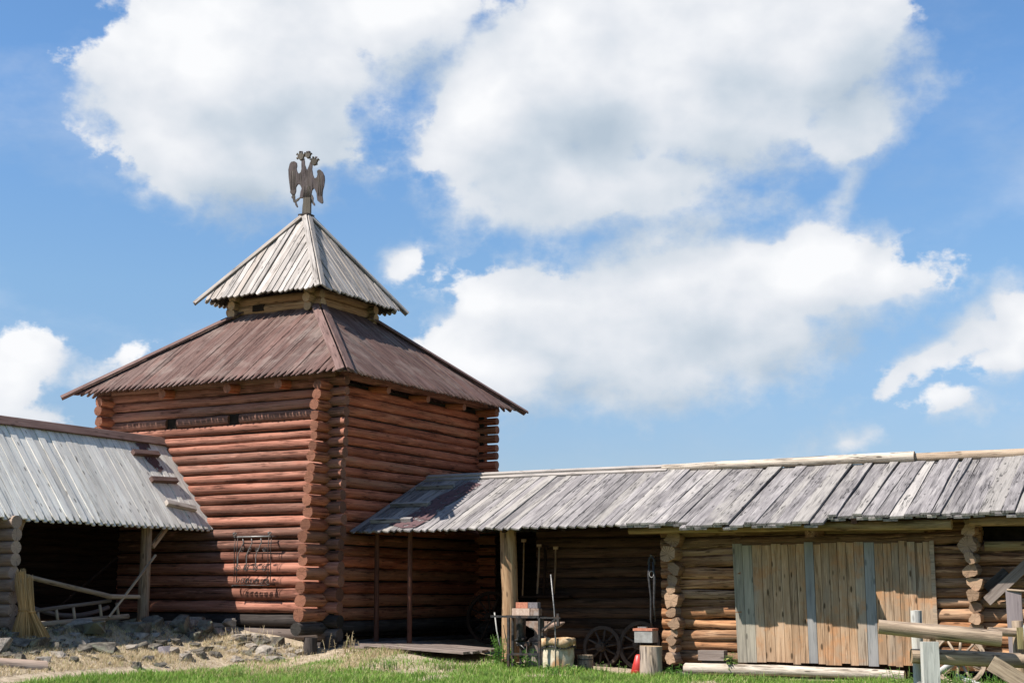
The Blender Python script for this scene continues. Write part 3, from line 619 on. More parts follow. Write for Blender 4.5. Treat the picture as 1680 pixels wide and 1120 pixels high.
# ------------------------------------------------------------------ board roofs of the sheds
def shed_slope(mb, o, u, up, slope, x0, x1, run, wd, T, tip=0.0, jit=0.01, under=False, shape='point', endjit=0.02, wj=0.2, wav=0.004, skew=0.0, eave=None):
    """boards on a plain slope: o eave origin, u along the eave, up horizontal inward direction"""
    u = Vector(u); inw = Vector(up); sl = math.sqrt(1 + slope * slope); s_ = Vector((inw.x, inw.y, slope)) / sl
    n = (Vector((0, 0, 1)) - inw * slope) / sl; L = run * sl; x = x0; R = mb.R; i = 0
    while x < x1 - 0.03:
        w = min(wd * R.uniform(1 - wj, 1 + wj), x1 - x); gp = R.uniform(.003, .010); a, b = x + gp, x + w - gp; xm = (a + b) / 2
        dz = R.uniform(-jit, jit) + (jit * 0.8 if i % 2 else 0); t0 = R.uniform(-endjit, endjit) + (eave(x) if eave else 0); i += 1
        st = []
        if shape == 'point': st += [(t0, xm - w * .1, t0, xm + w * .1, dz), (t0 + tip, a, t0 + tip, b, dz)]
        elif shape == 'saw': st += [(t0 + tip, a, t0, b, dz)]
        elif shape == 'blunt': st += [(t0, xm - w * .22, t0, xm + w * .22, dz), (t0 + tip * .45, xm - w * .42, t0 + tip * .45, xm + w * .42, dz), (t0 + tip, a, t0 + tip, b, dz)]
        else: st += [(t0, a, t0 + R.uniform(-.02, .02), b, dz)]
        ks = R.uniform(-skew, skew)
        for t in (0.3, 0.55, 0.8): st.append((L * t, a + R.uniform(-wav, wav) + ks * t, L * t, b + R.uniform(-wav, wav) + ks * t, dz + R.uniform(-.004, .004)))
        te = L + R.uniform(-endjit, endjit); st.append((te, a + ks, te, b + ks, dz)); mb.strip(o, s_, u, n, st, T)
        if under:
            d2 = dz - T - 0.006; t1 = t0 - 0.02
            if shape == 'blunt': s2 = [(t1, a - w * .2, t1, a + w * .2, d2), (t1 + tip, a - w * .44, t1 + tip, a + w * .44, d2), (L - .1, a - w * .44, L - .1, a + w * .44, d2)]
            else: t1 += .10 if tip else .03; s2 = [(t1 + tip, a - w * .48, t1, a + w * .48, d2), (L - .1, a - w * .48, L - .1, a + w * .48, d2)]
            mb.strip(o, s_, u, n, s2, T)
        x += w

# ---- left shed (runs towards the viewer from the tower's front wall)
EA, EZ1, RA, RZ1 = -3.07, 2.90, -4.60, 4.86
ls = thing('open_shed', 'open-fronted shed with a bleached white plank roof left of the tower', 'shed', (-4.6, -4.5, 0.95))
SL = (RZ1 - EZ1) / (EA - RA)
m = MB(71); shed_slope(m, (EA, 0, EZ1), (0, -1, 0), (-1, 0, 0), SL, 0.02, 8.2, EA - RA, 0.175, 0.03, 0.22, 0.008, True, 'blunt', 0.012, 0.12, 0.003)
m.box((RA, -4.1, RZ1 - .05), (0.02, 4.0, .02))
lr = m.build('roof', 'white_roof', ls); tag(lr, 'bleached white plank roof slope with pointed board tips')
m = MB(72); shed_slope(m, (2 * RA - EA, 0, EZ1), (0, -1, 0), (1, 0, 0), SL, 0.02, 8.2, EA - RA, 0.2, 0.03, 0.1, 0.008, False, 'flat')
m.build('rear_roof', 'white_roof', ls)
m = MB(73); sl = math.sqrt(1 + SL * SL); sv = Vector((-1, 0, SL)) / sl; nv = Vector((SL, 0, 1)) / sl
top = Vector((RA, 0, RZ1))
m.box(top + Vector((0, -4.15, 0)) - sv * 0.075 + nv * 0.045, (4.12, 0.10, 0.018), (0, 1, 0), sv, nv)
m.box(top + Vector((0, -4.15, 0.03)) + Vector((-.07, 0, -.04)), (4.12, 0.10, 0.018), (0, 1, 0), Vector((1, 0, SL)).normalized(), Vector((-SL, 0, 1)).normalized())
tag(m.build('ridge_board', 'brown_trim', lr), 'red-brown painted ridge board')
def on_left(t, r, n=0.0): return Vector((EA, r, EZ1)) + sv * t + nv * n     # a point on the left shed's slope
for k, (t, r, ln) in enumerate(((1.98, -0.95, 0.80), (1.25, -0.85, 0.80), (0.55, -0.78, 0.82))):
    m = MB(74 + k); tilt = 0.04 if k < 2 else -0.14; d = Vector((0, 1, 0)) * math.cos(tilt) + sv * math.sin(tilt); c = on_left(t, r, 0.055)
    m.box(c, (ln / 2, 0.055, 0.045), d, nv.cross(d), nv); m.build('batten', 'brown_trim' if k < 2 else 'pale_roof', lr)
m = MB(78)                                            # old brown paint left on the boards
pp = [(2.30, -1.05), (2.33, -.62), (1.95, -.66), (1.62, -.58), (1.50, -.78), (1.78, -.98), (1.95, -1.02)]
vs = [on_left(t, r, 0.016) for t, r in pp]; m.add(vs, [tuple(range(len(vs)))], None, .5)
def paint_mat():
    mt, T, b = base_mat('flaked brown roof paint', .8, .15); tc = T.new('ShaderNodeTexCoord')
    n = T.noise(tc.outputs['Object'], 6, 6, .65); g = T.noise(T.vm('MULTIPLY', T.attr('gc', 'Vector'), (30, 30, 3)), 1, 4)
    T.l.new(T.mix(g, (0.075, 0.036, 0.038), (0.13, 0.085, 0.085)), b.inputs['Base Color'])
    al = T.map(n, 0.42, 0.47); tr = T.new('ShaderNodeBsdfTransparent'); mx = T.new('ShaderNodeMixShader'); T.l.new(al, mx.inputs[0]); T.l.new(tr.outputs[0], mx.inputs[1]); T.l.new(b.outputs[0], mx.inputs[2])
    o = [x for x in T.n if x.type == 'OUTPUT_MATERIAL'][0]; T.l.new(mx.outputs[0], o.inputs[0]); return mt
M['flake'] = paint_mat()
pp2 = [(2.2, -.55), (2.1, -.1), (1.5, -.12), (.9, -.2), (.5, -.5), (.35, -.15), (.8, -.75), (1.4, -.85)]
m.build('paint_patch', 'flake', lr)
m = MB(79)                                            # eave beam and ridge beam
m.log((-3.45, -8.2, 2.92 + .28), (-3.45, -.15, 2.92 + .30), 0.09); m.log((-4.6, -8.2, 4.6), (-4.6, -.15, 4.6), 0.09)
for r in (-1.0, -2.6, -4.2, -5.6): m.beam((-3.3, r, 3.05), (-4.6, r, 4.72), 0.08, 0.1); m.beam((-5.9, r, 3.05), (-4.6, r, 4.72), 0.08, 0.1)
m.build('beam', 'post', ls)
m = MB(80)
for k in range(14): m.log((-5.75, -8.2, 1.0 + k * .17 + .1), (-5.75, -.15, 1.0 + k * .17 + .1), 0.098, wob=.05)
m.build('back_wall', 'shade_wood', ls)
m = MB(81)                                            # cross wall whose round log ends show at the left edge
for k in range(9):
    z = 1.05 + k * .222; m.log((-5.7, -5.42 - .008 * k, z), (-3.02 + m.R.uniform(-.04, .04), -5.42 - .008 * k, z), 0.118, wob=.06)
m.build('cross_wall', 'grey_end', ls)
m = MB(82)
for k in range(9):
    z = 1.05 + k * .222; m.log((-5.7, -8.1, z), (-3.2, -8.1, z), 0.118, wob=.06)
for k in range(10):
    z = 3.12 + k * .18; hw = max(.15, (4.75 - z) / SL)
    m.log((-4.6 - hw, -5.42, z), (-4.6 + hw, -5.42, z), .095); m.log((-4.6 - hw, -8.1, z), (-4.6 + hw, -8.1, z), .095)
m.build('end_wall', 'shade_wood', ls)
m = MB(83); m.log((-3.4, -1.72, .9), (-3.42, -1.72, 3.12), .115, .105, wob=.08, bend=.012); m.build('post', 'post', ls)
m = MB(84); m.beam((-3.36, -1.6, 2.5), (-3.42, -.95, 3.08), .09, .07, (1, 0, 0)); m.build('brace', 'post', ls)
m = MB(85); m.beam((-3.2, -5.3, 2.6), (-3.35, -4.95, 3.05), .09, .07, (1, 0, 0)); m.build('brace', 'post', ls)

# ---- right shed: open bay between tower and cabin
E_R, E_Z, R_R, R_Z = 0.56, 2.80, 3.57, 4.10
SR = (R_Z - E_Z) / (R_R - E_R); XJ = 5.75; XJE = 6.55
rs = thing('lean_to_shed', 'open dark bay with grey plank roof between tower and cabin', 'shed', (3.3, 2.5, 0.4))
m = MB(91); shed_slope(m, (0, E_R, E_Z), (1, 0, 0), (0, 1, 0), SR, -0.06, 6.35, R_R - E_R, 0.19, 0.03, 0.09, 0.009, True, 'saw', 0.02, 0.25, 0.005)
rr_ = m.build('roof', 'grey_roof', rs)
m = MB(92); shed_slope(m, (0, 2 * R_R - E_R, E_Z), (1, 0, 0), (0, -1, 0), SR, 0.0, 6.35, R_R - E_R, 0.22, 0.03, 0.05, 0.008, False, 'flat'); m.build('rear_roof', 'grey_roof', rs)
sR = Vector((0, 1, SR)).normalized(); nR = Vector((0, -SR, 1)).normalized()
m = MB(93)
m.strip(Vector((0.0, R_R, R_Z)) - sR * .20 + nR * .035, (1, 0, 0), sR, nR, [(0, 0, 0, .15, 0), (2.9, 0.005, 2.9, .15, .004), (5.85, -.005, 5.85, .15, 0)], .03)
m.strip(Vector((0.0, R_R, R_Z)) - sR * .07 + nR * .075, (1, 0, 0), sR, nR, [(0, 0, 0, .13, 0), (2.9, 0.005, 2.9, .13, .006), (5.80, 0, 5.80, .13, 0)], .035)
tag(m.build('ridge_board', 'pale_roof', rr_), 'pale doubled ridge boards')
def on_right(t, a, n=0.0): return Vector((a, E_R, E_Z)) + sR * t + nR * n
for k, (t, a, ln) in enumerate(((2.55, .62, .95), (1.45, .62, .95), (.50, .72, 1.0))):
    m = MB(94 + k); d = Vector((1, 0, 0)); m.box(on_right(t, a, .055), (ln / 2, .05, .04), d, sR, nR); m.build('batten', 'grey_roof', rr_)
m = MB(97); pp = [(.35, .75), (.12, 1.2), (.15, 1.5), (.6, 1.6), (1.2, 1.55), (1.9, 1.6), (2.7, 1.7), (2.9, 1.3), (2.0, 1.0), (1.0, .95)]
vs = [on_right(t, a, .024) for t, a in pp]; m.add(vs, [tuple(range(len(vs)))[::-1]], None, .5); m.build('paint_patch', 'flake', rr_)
m = MB(98); m.log((-0.0, 1.05, 2.90), (6.9, 1.05, 2.90), .085); m.log((0.1, R_R, R_Z - .14), (6.9, R_R, R_Z - .14), .1)
for a in (.9, 2.2, 3.5, 4.8, 6.0): m.beam((a, .75, E_Z - .03), (a, R_R, R_Z - .13), .08, .08)
m.build('beam', 'shade_wood', rs)
m = MB(99); m.log((3.40, 1.2, .25), (3.36, 1.2, 2.86), .175, .155, wob=.10, bend=.015, step=.2, rnd=.55); m.build('post', 'post', rs)
m = MB(100); m.log((.26, 1.2, .45), (.24, 1.2, 2.85), .055, .05, wob=.06); m.build('post', 'red_post', rs)
m = MB(101); m.log((1.07, 1.2, .45), (1.06, 1.2, 2.85), .05, .05, wob=.06); m.build('post', 'red_post', rs)
m = MB(102)
for k in range(16): m.log((3.3, 2.62, .18 + k * .2), (6.9, 2.62, .18 + k * .2), .112, wob=.06, bend=.008)
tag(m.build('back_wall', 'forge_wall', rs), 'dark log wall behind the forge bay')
m = MB(103)
for k in range(20): m.log((-0.0, 6.2, .4 + k * .2), (3.4, 6.2, .4 + k * .2), .11)
for k in range(16): m.log((3.35, 2.7, .3 + k * .2), (3.35, 6.3, .3 + k * .2), .11)
m.build('inner_wall', 'shade_wood', rs)
m = MB(104)
for k in range(7): m.strip((0.35 + (k % 2) * .1, .15 + k * .27, .60), (1, 0, 0), (0, 1, 0), (0, 0, 1), [(0, 0, 0, .25, 0), (2.6 - k * .05, .01, 2.6 - k * .05, .26, -.13)], .045)
m.build('floor_board', 'grey_log', rs)

# ---- cabin to the right
R_Z = 4.03; SR = (R_Z - E_Z - .02) / (R_R - E_R)
cb = thing('log_cabin', 'low weathered log cabin with plank door and grey slab roof', 'cabin', (11.0, 3.0, 0.15))
CW = 1.66
m = MB(111); shed_slope(m, (0, E_R - .02, E_Z + .03), (1, 0, 0), (0, 1, 0), SR, 6.2, 17.5, R_R - E_R, 0.235, 0.042, 0, 0.022, True, 'flat', 0.05, 0.35, 0.012, 0.05, eave=lambda x: -.13 if 7.3 < x < 9.75 else (.16 if x > 9.75 else 0))
cr = m.build('roof', 'grey_roof', cb); tag(cr, 'rough overlapping grey slab roof')
m = MB(112); shed_slope(m, (0, 2 * R_R - E_R, E_Z), (1, 0, 0), (0, -1, 0), SR, 6.35, 17.5, R_R - E_R, 0.25, 0.04, 0, 0.01, False, 'flat'); m.build('rear_roof', 'grey_roof', cb)
m = MB(113); m.log((5.72, R_R - .04, R_Z + .085), (10.86, R_R - .02, R_Z + .075), .08, .105, wob=.08, bend=.012, rnd=.9)
tag(m.build('ridge_log', 'sill', cr), 'long round ridge log')
m = MB(114); m.log((10.84, R_R + .05, R_Z + .06), (17.4, R_R, R_Z + .03), .09, .11, wob=.08, bend=.012, rnd=.6)
m.build('ridge_log', 'pale_pole', cr)
dz0 = 0.30
wl = MB(115); zz = .30; k = 0
DL, DR, DZ0, DZ1 = 7.95, 11.50, .34, 2.46
while zz < 2.80:
    h = wl.R.uniform(.070, .110)
    for (a0, a1) in ((6.45, DL + .1), (DR - .1, 17.4)):
        if a0 > 8 and 2.38 < zz < 2.62:
            a1_ = 12.35; wl.log((a0, CW, zz + h), (a1_, CW, zz + h), h * 1.05, wob=.16, bend=.018)
        else: wl.log((a0, CW, zz + h), (a1, CW, zz + h), h * 1.05, wob=.16, bend=.018)
    if zz > DZ1 - .17: wl.log((DL, CW, zz + h), (DR, CW, zz + h), h * 1.05, wob=.1, rnd=.1)
    zz += 2 * h; k += 1
wl.build('wall', 'cabin', cb)
def ends(ac, prot, z0, z1, seed, back=6.0):
    mb = MB(seed); z = z0
    while z < z1:
        h = mb.R.uniform(.062, .128) if z < 2.1 else mb.R.uniform(.10, .15); x = ac + mb.R.uniform(-.05, .05)
        mb.log((x, CW - prot - mb.R.uniform(-.12, .10), z + h), (x + .02, back, z + h), h * 1.08, wob=.34, seg=12, bend=.004, step=.6); z += 2 * h * .97
    return mb
ends(6.78, .38, .30, 2.75, 120).build('cross_wall', 'cabin_end', cb)
ends(12.22, .38, .30, 2.80, 121).build('cross_wall', 'cabin_end', cb)
m = MB(122)
for k in range(14): m.log((6.4, 5.9, .3 + k * .2), (17.4, 5.9, .3 + k * .2), .11)
for k in range(12): m.log((17.3, CW, .3 + k * .2), (17.3, 6.0, .3 + k * .2), .11)
m.build('back_wall', 'shade_wood', cb)
m = MB(123); m.log((6.08, .98, 2.73), (12.0, .95, 2.72), .075, .085, wob=.08, bend=.01, rnd=.75); m.log((12.3, .98, 2.76), (17.4, .95, 2.72), .085, wob=.08, rnd=.6)
m.log((12.4, CW - .02, 2.36), (17.3, CW - .02, 2.36), .085, wob=.08, rnd=.9)
tag(m.build('eave_beam', 'beam', cb), 'ochre mossy log beam under the eave')
m = MB(124); m.log((6.3, CW, 2.95), (17.3, CW, 2.95), .10); m.log((6.3, 1.2, 2.89), (17.3, 1.2, 2.86), .07)
for a in (7.3, 9.6, 10.4, 13.4, 15.2): m.beam((a, .75, 2.80), (a, 2.6, E_Z + SR * 2.04 - .14), .10, .10)
m.build('rafter', 'shade_wood', cb)
m = MB(125); m.beam((9.55, .95, 2.62), (9.55, CW, 2.68), .17, .15); m.build('joist_end', 'cabin', cb)
m = MB(126); m.box((14.8, CW + .35, 2.5), (2.5, .02, .28)); m.build('opening', 'void', cb)  # near-black plate painted as the shade behind the gap
# the big door: separate upright boards
R = random.Random(77); x = DL; i = 0
def door_boards():
    wd = [.172, .172, .165, .17, .165, .13, .13, .145, .155, .125, .135, .135, .145, .135, .16, .17, .14, .135, .115, .135, .125, .12, .14]
    tot = sum(wd); sc = (DR - DL) / tot; xx = DL; out = []
    for i, w in enumerate(wd):
        out.append((i, xx, w * sc)); xx += w * sc
    return out
mp, mg, mbk = MB(131), MB(132), MB(133)
for i, x, w in door_boards():
    b = mg if i in (0, 1) else mbk if i in (8, 15) else mp
    z1 = DZ1 + R.uniform(-.025, .02); z0 = DZ0 + R.uniform(-.02, .02); lean = -0.07 * (1 - i / 22.0) + 0.02
    off = CW - .125 - R.uniform(0, .012)
    b.strip((0, off, 0), (0, 0, 1), (1, 0, 0), (0, -1, 0), [(z0, x + .003, z0, x + w - .003, 0), ((z0 + z1) / 2, x + .003 + lean * .5, (z0 + z1) / 2, x + w - .003 + lean * .5, R.uniform(-.004, .004)), (z1, x + .003 + lean, z1, x + w - .003 + lean, 0)], .028)
do = mp.build('door', 'door', cb); tag(do, 'wide plank door of tan, grey and bluish upright boards')
tag(mg.build('board', 'door_grey', do), 'greyish green boards at the door edge'); tag(mbk.build('board', 'door_blue', do), 'bluish grey boards in the door')
m = MB(134); m.box(((DL + DR) / 2, CW - .06, 2.1), (1.75, .018, .07)); m.box(((DL + DR) / 2, CW - .06, .7), (1.75, .018, .07)); m.build('ledge', 'door_grey', do)
m = MB(135); m.box((DR + .03, CW - .13, 1.55), (.035, .02, .92), rnd=.8); m.build('door_jamb', 'door', do)
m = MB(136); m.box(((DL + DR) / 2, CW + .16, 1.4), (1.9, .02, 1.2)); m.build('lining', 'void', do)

# logs and blocks lying along the cabin
m = MB(141); m.log((7.05, 1.22, .21), (11.05, 1.15, .20), .10, .085, wob=.12, bend=.02, rnd=.8)
tag(m.build('sill_log', 'sill', None, (9, 1.2, .15)), 'long pale barked log lying along the foot of the plank door', 'log')
m = MB(142); m.box((7.52, 1.40, .455), (.25, .10, .09)); m.log((7.3, 1.46, .30), (7.8, 1.46, .30), .08)
tag(m.build('timber_block', 'grey_log', None, (7.5, 1.4, .3)), 'short grey squared timber block left of the door and leafy plant', 'timber block')
def rock(label, c, dims, seed, mat='rock', rot=0., group=None):
    c = (c[0], c[1], ground(c[0], c[1]) + dims[2] * .20 + (0.12 if seed in (301, 302, 303, 306) else 0))
    mb = MB(seed); mb.hull(c, dims, 15, seed, None, rot)
    return tag(mb.build('rock', mat, None, (c[0], c[1], c[2] - dims[2])), label, 'rock', group)
rock('greenish grey stone under the log ends at the cabin corner', (6.93, 1.28, .2), (.2, .2, .13), 201)
rock('flat grey stone half buried in grass under the sill log end', (7.2, 1.05, .1), (.3, .2, .11), 202)

# ------------------------------------------------------------------ things in the forge bay
def wheel(name, label, loc, rad, mat, tiltx=0.0, yaw=0.0, spokes=10, group='spoked wooden cart wheels', w=.07):
    t = thing(name, label, 'wheel', loc, group); L = Vector(loc); rot = Matrix.Rotation(yaw, 3, 'Z') @ Matrix.Rotation(tiltx, 3, 'X')
    def P(x, z, y=0): return L + Vector((0, 0, 0)) + rot @ Vector((x, y, z + rad))
    m = MB(7); n = 32; vs = []; gs = []
    for k in range(n):
        c, s_ = math.cos(2 * math.pi * k / n), math.sin(2 * math.pi * k / n)
        for (q, y) in ((rad, -w / 2), (rad, w / 2), (rad - w, w / 2), (rad - w, -w / 2)): vs.append(P(c * q, s_ * q, y)); gs.append((k * .15, q, y))
    fs = [(4 * k + j, 4 * k + (j + 1) % 4, 4 * ((k + 1) % n) + (j + 1) % 4, 4 * ((k + 1) % n) + j) for k in range(n) for j in range(4)]
    m.add(vs, fs, gs, .5); m.build('rim', mat, t)
    m = MB(8); m.log(P(0, 0, -.13), P(0, 0, .13), .095, .095, seg=14); m.log(P(0, 0, -.17), P(0, 0, .17), .05, .05, seg=10); m.build('hub', mat, t)
    for k in range(spokes):
        c, s_ = math.cos(2 * math.pi * (k + .3) / spokes), math.sin(2 * math.pi * (k + .3) / spokes)
        m = MB(9 + k); m.rod([P(c * .07, s_ * .07), P(c * (rad - w * .5), s_ * (rad - w * .5))], [.026, .019], 6); m.build('spoke', mat, t)
    return t
wheel('cart_wheel', 'large dark spoked wheel in the black bay left of the ochre post', (1.75, 3.3, .50), .56, 'shade_wood', -.12, .1, 12)
wheel('cart_wheel', 'dark wooden wheel just right of the canvas sack', (4.85, 2.30, .12), .41, 'wheel_dark', -.14)
wheel('cart_wheel', 'dark wooden wheel half hidden behind the grey tin box', (5.66, 2.28, .12), .46, 'wheel_dark', -.14, -.1)
wheel('cart_wheel', 'pale bleached wheel behind the rail fence', (12.12, .35, .10), .43, 'pale_pole', -.25, .15, 10)

# steel work stand
st = thing('steel_stand', 'black tubular steel stand carrying firebricks in front of the ochre post', 'stand', (4.1, .45, .12))
m = MB(151)
for (a0, a1, r) in ((3.48, 4.52, .30), (3.66, 4.52, .58)): m.beam((a0, r, 1.14), (a1, r, 1.13), .045, .04)
for a in (3.80, 4.1, 4.45): m.beam((a, .27, 1.135), (a, .61, 1.135), .04, .03)
m.build('frame', 'iron', st)
for (a, r) in ((3.86, .30), (4.52, .30), (3.80, .58), (4.44, .58)):
    m = MB(152); m.beam((a, r, .05), (a, r, 1.12), .045, .045, (0, 1, 0)); m.build('leg', 'iron', st)
m = MB(153); m.beam((3.86, .30, .44), (4.52, .30, .45), .035, .035); m.beam((3.80, .58, .44), (4.44, .58, .44), .035, .035); m.build('crossbar', 'iron', st)
m = MB(154); m.beam((4.50, .32, 1.12), (4.95, .32, 1.12), .04, .03); m.beam((4.54, .32, .88), (4.86, .32, 1.11), .03, .03); m.beam((4.90, .32, .98), (4.90, .32, 1.2), .05, .05, (0, 1, 0)); m.build('bracket', 'iron', st)
def brick(label, c, h, mat, yaw=0.):
    m = MB(int(c[0] * 100)); m.box(c, h, (math.cos(yaw), math.sin(yaw), 0), (-math.sin(yaw), math.cos(yaw), 0))
    o = m.build('brick', mat, None, (c[0], c[1], c[2] - h[2])); bv = o.modifiers.new('bevel', 'BEVEL'); bv.width = .006; bv.segments = 2
    tag(o, label, 'brick', 'bricks stacked on the steel stand')
brick('orange-red brick, left one on top of the brick stack', (4.09, .45, 1.345), (.125, .06, .055), 'brick', .05)
brick('dark sooty brick, right one on top of the brick stack', (4.33, .45, 1.345), (.105, .06, .055), 'brick_dark', -.04)
brick('long buff firebrick lying on the steel stand under the red brick', (4.08, .45, 1.222), (.19, .075, .066), 'brick_buff')
brick('grey buff brick at the right end of the stand under the dark brick', (4.37, .45, 1.222), (.085, .085, .066), 'rust', .1)

def prism(mb, poly, c, T, rnd=None): extrude(mb, poly, T, c, (1, 0, 0), (0, 0, 1), 0, rnd)
# anvil on its stump
av = thing('anvil', 'rusty brown anvil with pointed horn to the right on a wooden stump', 'anvil', (4.15, 1.1, .66))
m = MB(161); c = (4.15, 1.1, .66)
prism(m, [(-.26, 0), (.20, 0), (.18, .05), (.08, .10), (.08, .18), (.16, .24), (.16, .38), (-.30, .38), (-.30, .30), (-.12, .20), (-.12, .10), (-.24, .05)], c, .15, .5); m.build('body', 'rust', av)
m = MB(162)
vs = []; n = 10
for i, (x, q) in enumerate(((.15, .085), (.28, .075), (.40, .05), (.50, .012))):
    for k in range(n): th = 6.283 * k / n; vs.append((c[0] + x, c[1] + q * math.cos(th), c[2] + .375 - q + q * math.sin(th)))
fs = [(i * n + k, i * n + (k + 1) % n, (i + 1) * n + (k + 1) % n, (i + 1) * n + k) for i in range(3) for k in range(n)] + [tuple(range(3 * n, 4 * n)), tuple(range(n))[::-1]]
m.add(vs, fs, None, .5, 0, True); m.build('horn', 'rust', av)
def stump(label, loc, r, h, seed, mat='bark'):
    mb = MB(seed); mb.log((loc[0], loc[1], loc[2]), (loc[0] + .02, loc[1], loc[2] + h), r * 1.08, r, wob=.12, step=.12, seg=20, rnd=.6)
    return tag(mb.build('stump', mat, None, loc), label, 'stump')
stump('grey round stump carrying the anvil behind the steel stand', (4.06, 1.1, .08), .22, .57, 163, 'grey_log')
stump('upright barked chopping stump at the cabin corner', (6.62, .6, .03), .20, .60, 164)
# black leg vise standing between stand and anvil
vz = thing('leg_vise', 'black leg vise behind the left part of the steel stand', 'vise', (3.86, .8, .55))
m = MB(165); m.log((3.86, .8, .72), (3.86, .8, 1.12), .09, .10, seg=12); m.hull((3.86, .8, .70), (.13, .12, .07), 16, 4); m.box((3.93, .8, .62), (.14, .05, .04)); m.build('body', 'iron', vz)
m = MB(166); m.beam((3.86, .8, .08), (3.86, .8, .66), .05, .05, (0, 1, 0)); m.build('leg', 'iron', vz)
m = MB(167); m.rod([(3.80, .72, .64), (3.95, .62, .60), (4.06, .60, .52)], .012); m.build('handle', 'grey_iron', vz)

# canvas sack hung on a rim
sk = thing('canvas_sack', 'stained cream canvas sack with a stitched rim standing in the grass', 'sack', (4.70, .7, .12))
m = MB(171); n = 28; prof = [(.10, .25), (.14, .295), (.24, .31), (.40, .305), (.52, .30), (.58, .295), (.63, .315), (.655, .30), (.66, .28), (.60, .27), (.45, .26)]
vs = []
for j, (z, q) in enumerate(prof):
    for k in range(n):
        th = 6.283 * k / n; w_ = 1 + .08 * mnoise((math.cos(th) * 1.8, math.sin(th) * 1.8, z * 6)) + (.03 * math.sin(th * 7 + z * 9) if j < 6 else 0)
        vs.append((4.70 + q * w_ * math.cos(th), .7 + q * .8 * w_ * math.sin(th), z + .03 * math.sin(th * 3 + 1) * (1 if j > 4 else .2)))
fs = [(i * n + k, i * n + (k + 1) % n, (i + 1) * n + (k + 1) % n, (i + 1) * n + k) for i in range(len(prof) - 1) for k in range(n)] + [tuple(range(n))[::-1], tuple(range((len(prof) - 1) * n, len(prof) * n))]
m.add(vs, fs, None, .5, 0, True); m.build('bag', 'canvas', sk)
m = MB(172); vs = []; prof = [(.60, .335), (.60, .355), (.74, .35), (.745, .335), (.66, .325)]
for j, (z, q) in enumerate(prof):
    for k in range(n):
        th = 6.283 * k / n; vs.append((4.70 + q * math.cos(th), .7 + q * .8 * math.sin(th), z + .035 * math.sin(th * 4 + 2) * (1 if j in (0, 1) else .25)))
fs = [(i * n + k, i * n + (k + 1) % n, (i + 1) * n + (k + 1) % n, (i + 1) * n + k) for i in range(len(prof) - 1) for k in range(n)]
m.add(vs, fs, None, .5, 0, True)
tag(m.build('rim_band', noisy('brown stitched canvas', (.30, .17, .08), (.55, .42, .27), 12, .95, 0, .1, .01), sk), 'brown stained folded rim')
m = MB(173)
for k in range(36):
    th = 6.283 * k / 36; m.box((4.70 + .345 * math.cos(th), .7 + .276 * math.sin(th), .575 + .02 * math.sin(th * 4 + 2)), (.008, .008, .022))
m.rod([(4.70 + .335 * math.cos(t * .2618), .7 + .268 * math.sin(t * .2618), .575 + .02 * math.sin(t * .2618 * 4 + 2)) for t in range(25)], .012, 5)
m.build('stitching', 'leather', sk)
m = MB(174); m.rod([(4.70, .42, 1.92), (4.78, .40, 1.25), (4.80, .40, .78), (4.80, .40, .10)], .013)
tag(m.build('iron_rod', 'grey_iron', None, (4.8, .4, .1)), 'long thin grey iron rod leaning upright in front of the canvas sack', 'rod')
m = MB(175); m.rod([(3.22, .9, 1.2), (3.30, .85, .85), (3.42, .8, .5)], .014)
tag(m.build('thin_stick', 'white_post', None, (3.4, .8, .4)), 'thin white stick leaning left of the ochre post above the weeds', 'stick')
bk = thing('wooden_pail', 'small brown stave pail beside the sack at the wheels', 'pail', (5.05, 1.15, .08))
m = MB(176)
for k in range(14):
    th = 6.283 * k / 14; c_, s_ = math.cos(th), math.sin(th); m.box((5.05 + .14 * c_, 1.15 + .14 * s_, .24), (.012, .031, .18), (c_, s_, 0), (-s_, c_, 0))
m.log((5.05, 1.15, .08), (5.05, 1.15, .10), .13, seg=14); m.build('stave', 'pale_pole', bk)
for z in (.15, .34):
    m = MB(177); m.rod([(5.05 + .155 * math.cos(t * .3927), 1.15 + .155 * math.sin(t * .3927), z) for t in range(17)], .01, 5); m.build('hoop', 'iron', bk)
bx = thing('tin_box', 'grey tin box with a rusty red lid on a support beside the cabin corner', 'box', (6.25, 1.25, .66))
m = MB(178); m.box((6.27, 1.25, .775), (.18, .14, .105)); m.build('body', 'box_grey', bx)
m = MB(179); m.box((6.26, 1.25, .905), (.195, .15, .022)); m.build('lid', 'brick', bx)
m = MB(180); m.box((6.2, 1.25, .945), (.09, .03, .012)); m.build('handle', 'grey_iron', bx)
m = MB(181); m.log((6.28, 1.28, .05), (6.28, 1.28, .66), .12, .115, wob=.1); tag(m.build('support_log', 'shade_wood', None, (6.28, 1.28, .05)), 'dark upright log block under the grey tin box', 'log block')
m = MB(182); n = 20; vs = [(6.22 + q * math.cos(6.283 * k / n), .98 + q * math.sin(6.283 * k / n), z) for (z, q) in ((.05, .17), (.44, .055), (.46, .03)) for k in range(n)]
fs = [(i * n + k, i * n + (k + 1) % n, (i + 1) * n + (k + 1) % n, (i + 1) * n + k) for i in range(2) for k in range(n)] + [tuple(range(n))[::-1], tuple(range(2 * n, 3 * n))]
m.add(vs, fs, None, .5, 0, True)
rb = m.build('fire_bucket', 'red_paint', None, (6.22, .98, .05)); tag(rb, 'bright red cone-shaped fire bucket upside down behind the barked stump', 'bucket')
m = MB(183); m.rod([(6.22 + .125 * math.cos(t * .3142), .98 + .125 * math.sin(t * .3142), .17) for t in range(21)], .012, 5)
m.build('band', 'red_paint', rb)
hs = thing('harness_strap', 'black leather harness strap hanging at the cabin corner', 'harness', (6.45, 1.25, .95))
m = MB(184)
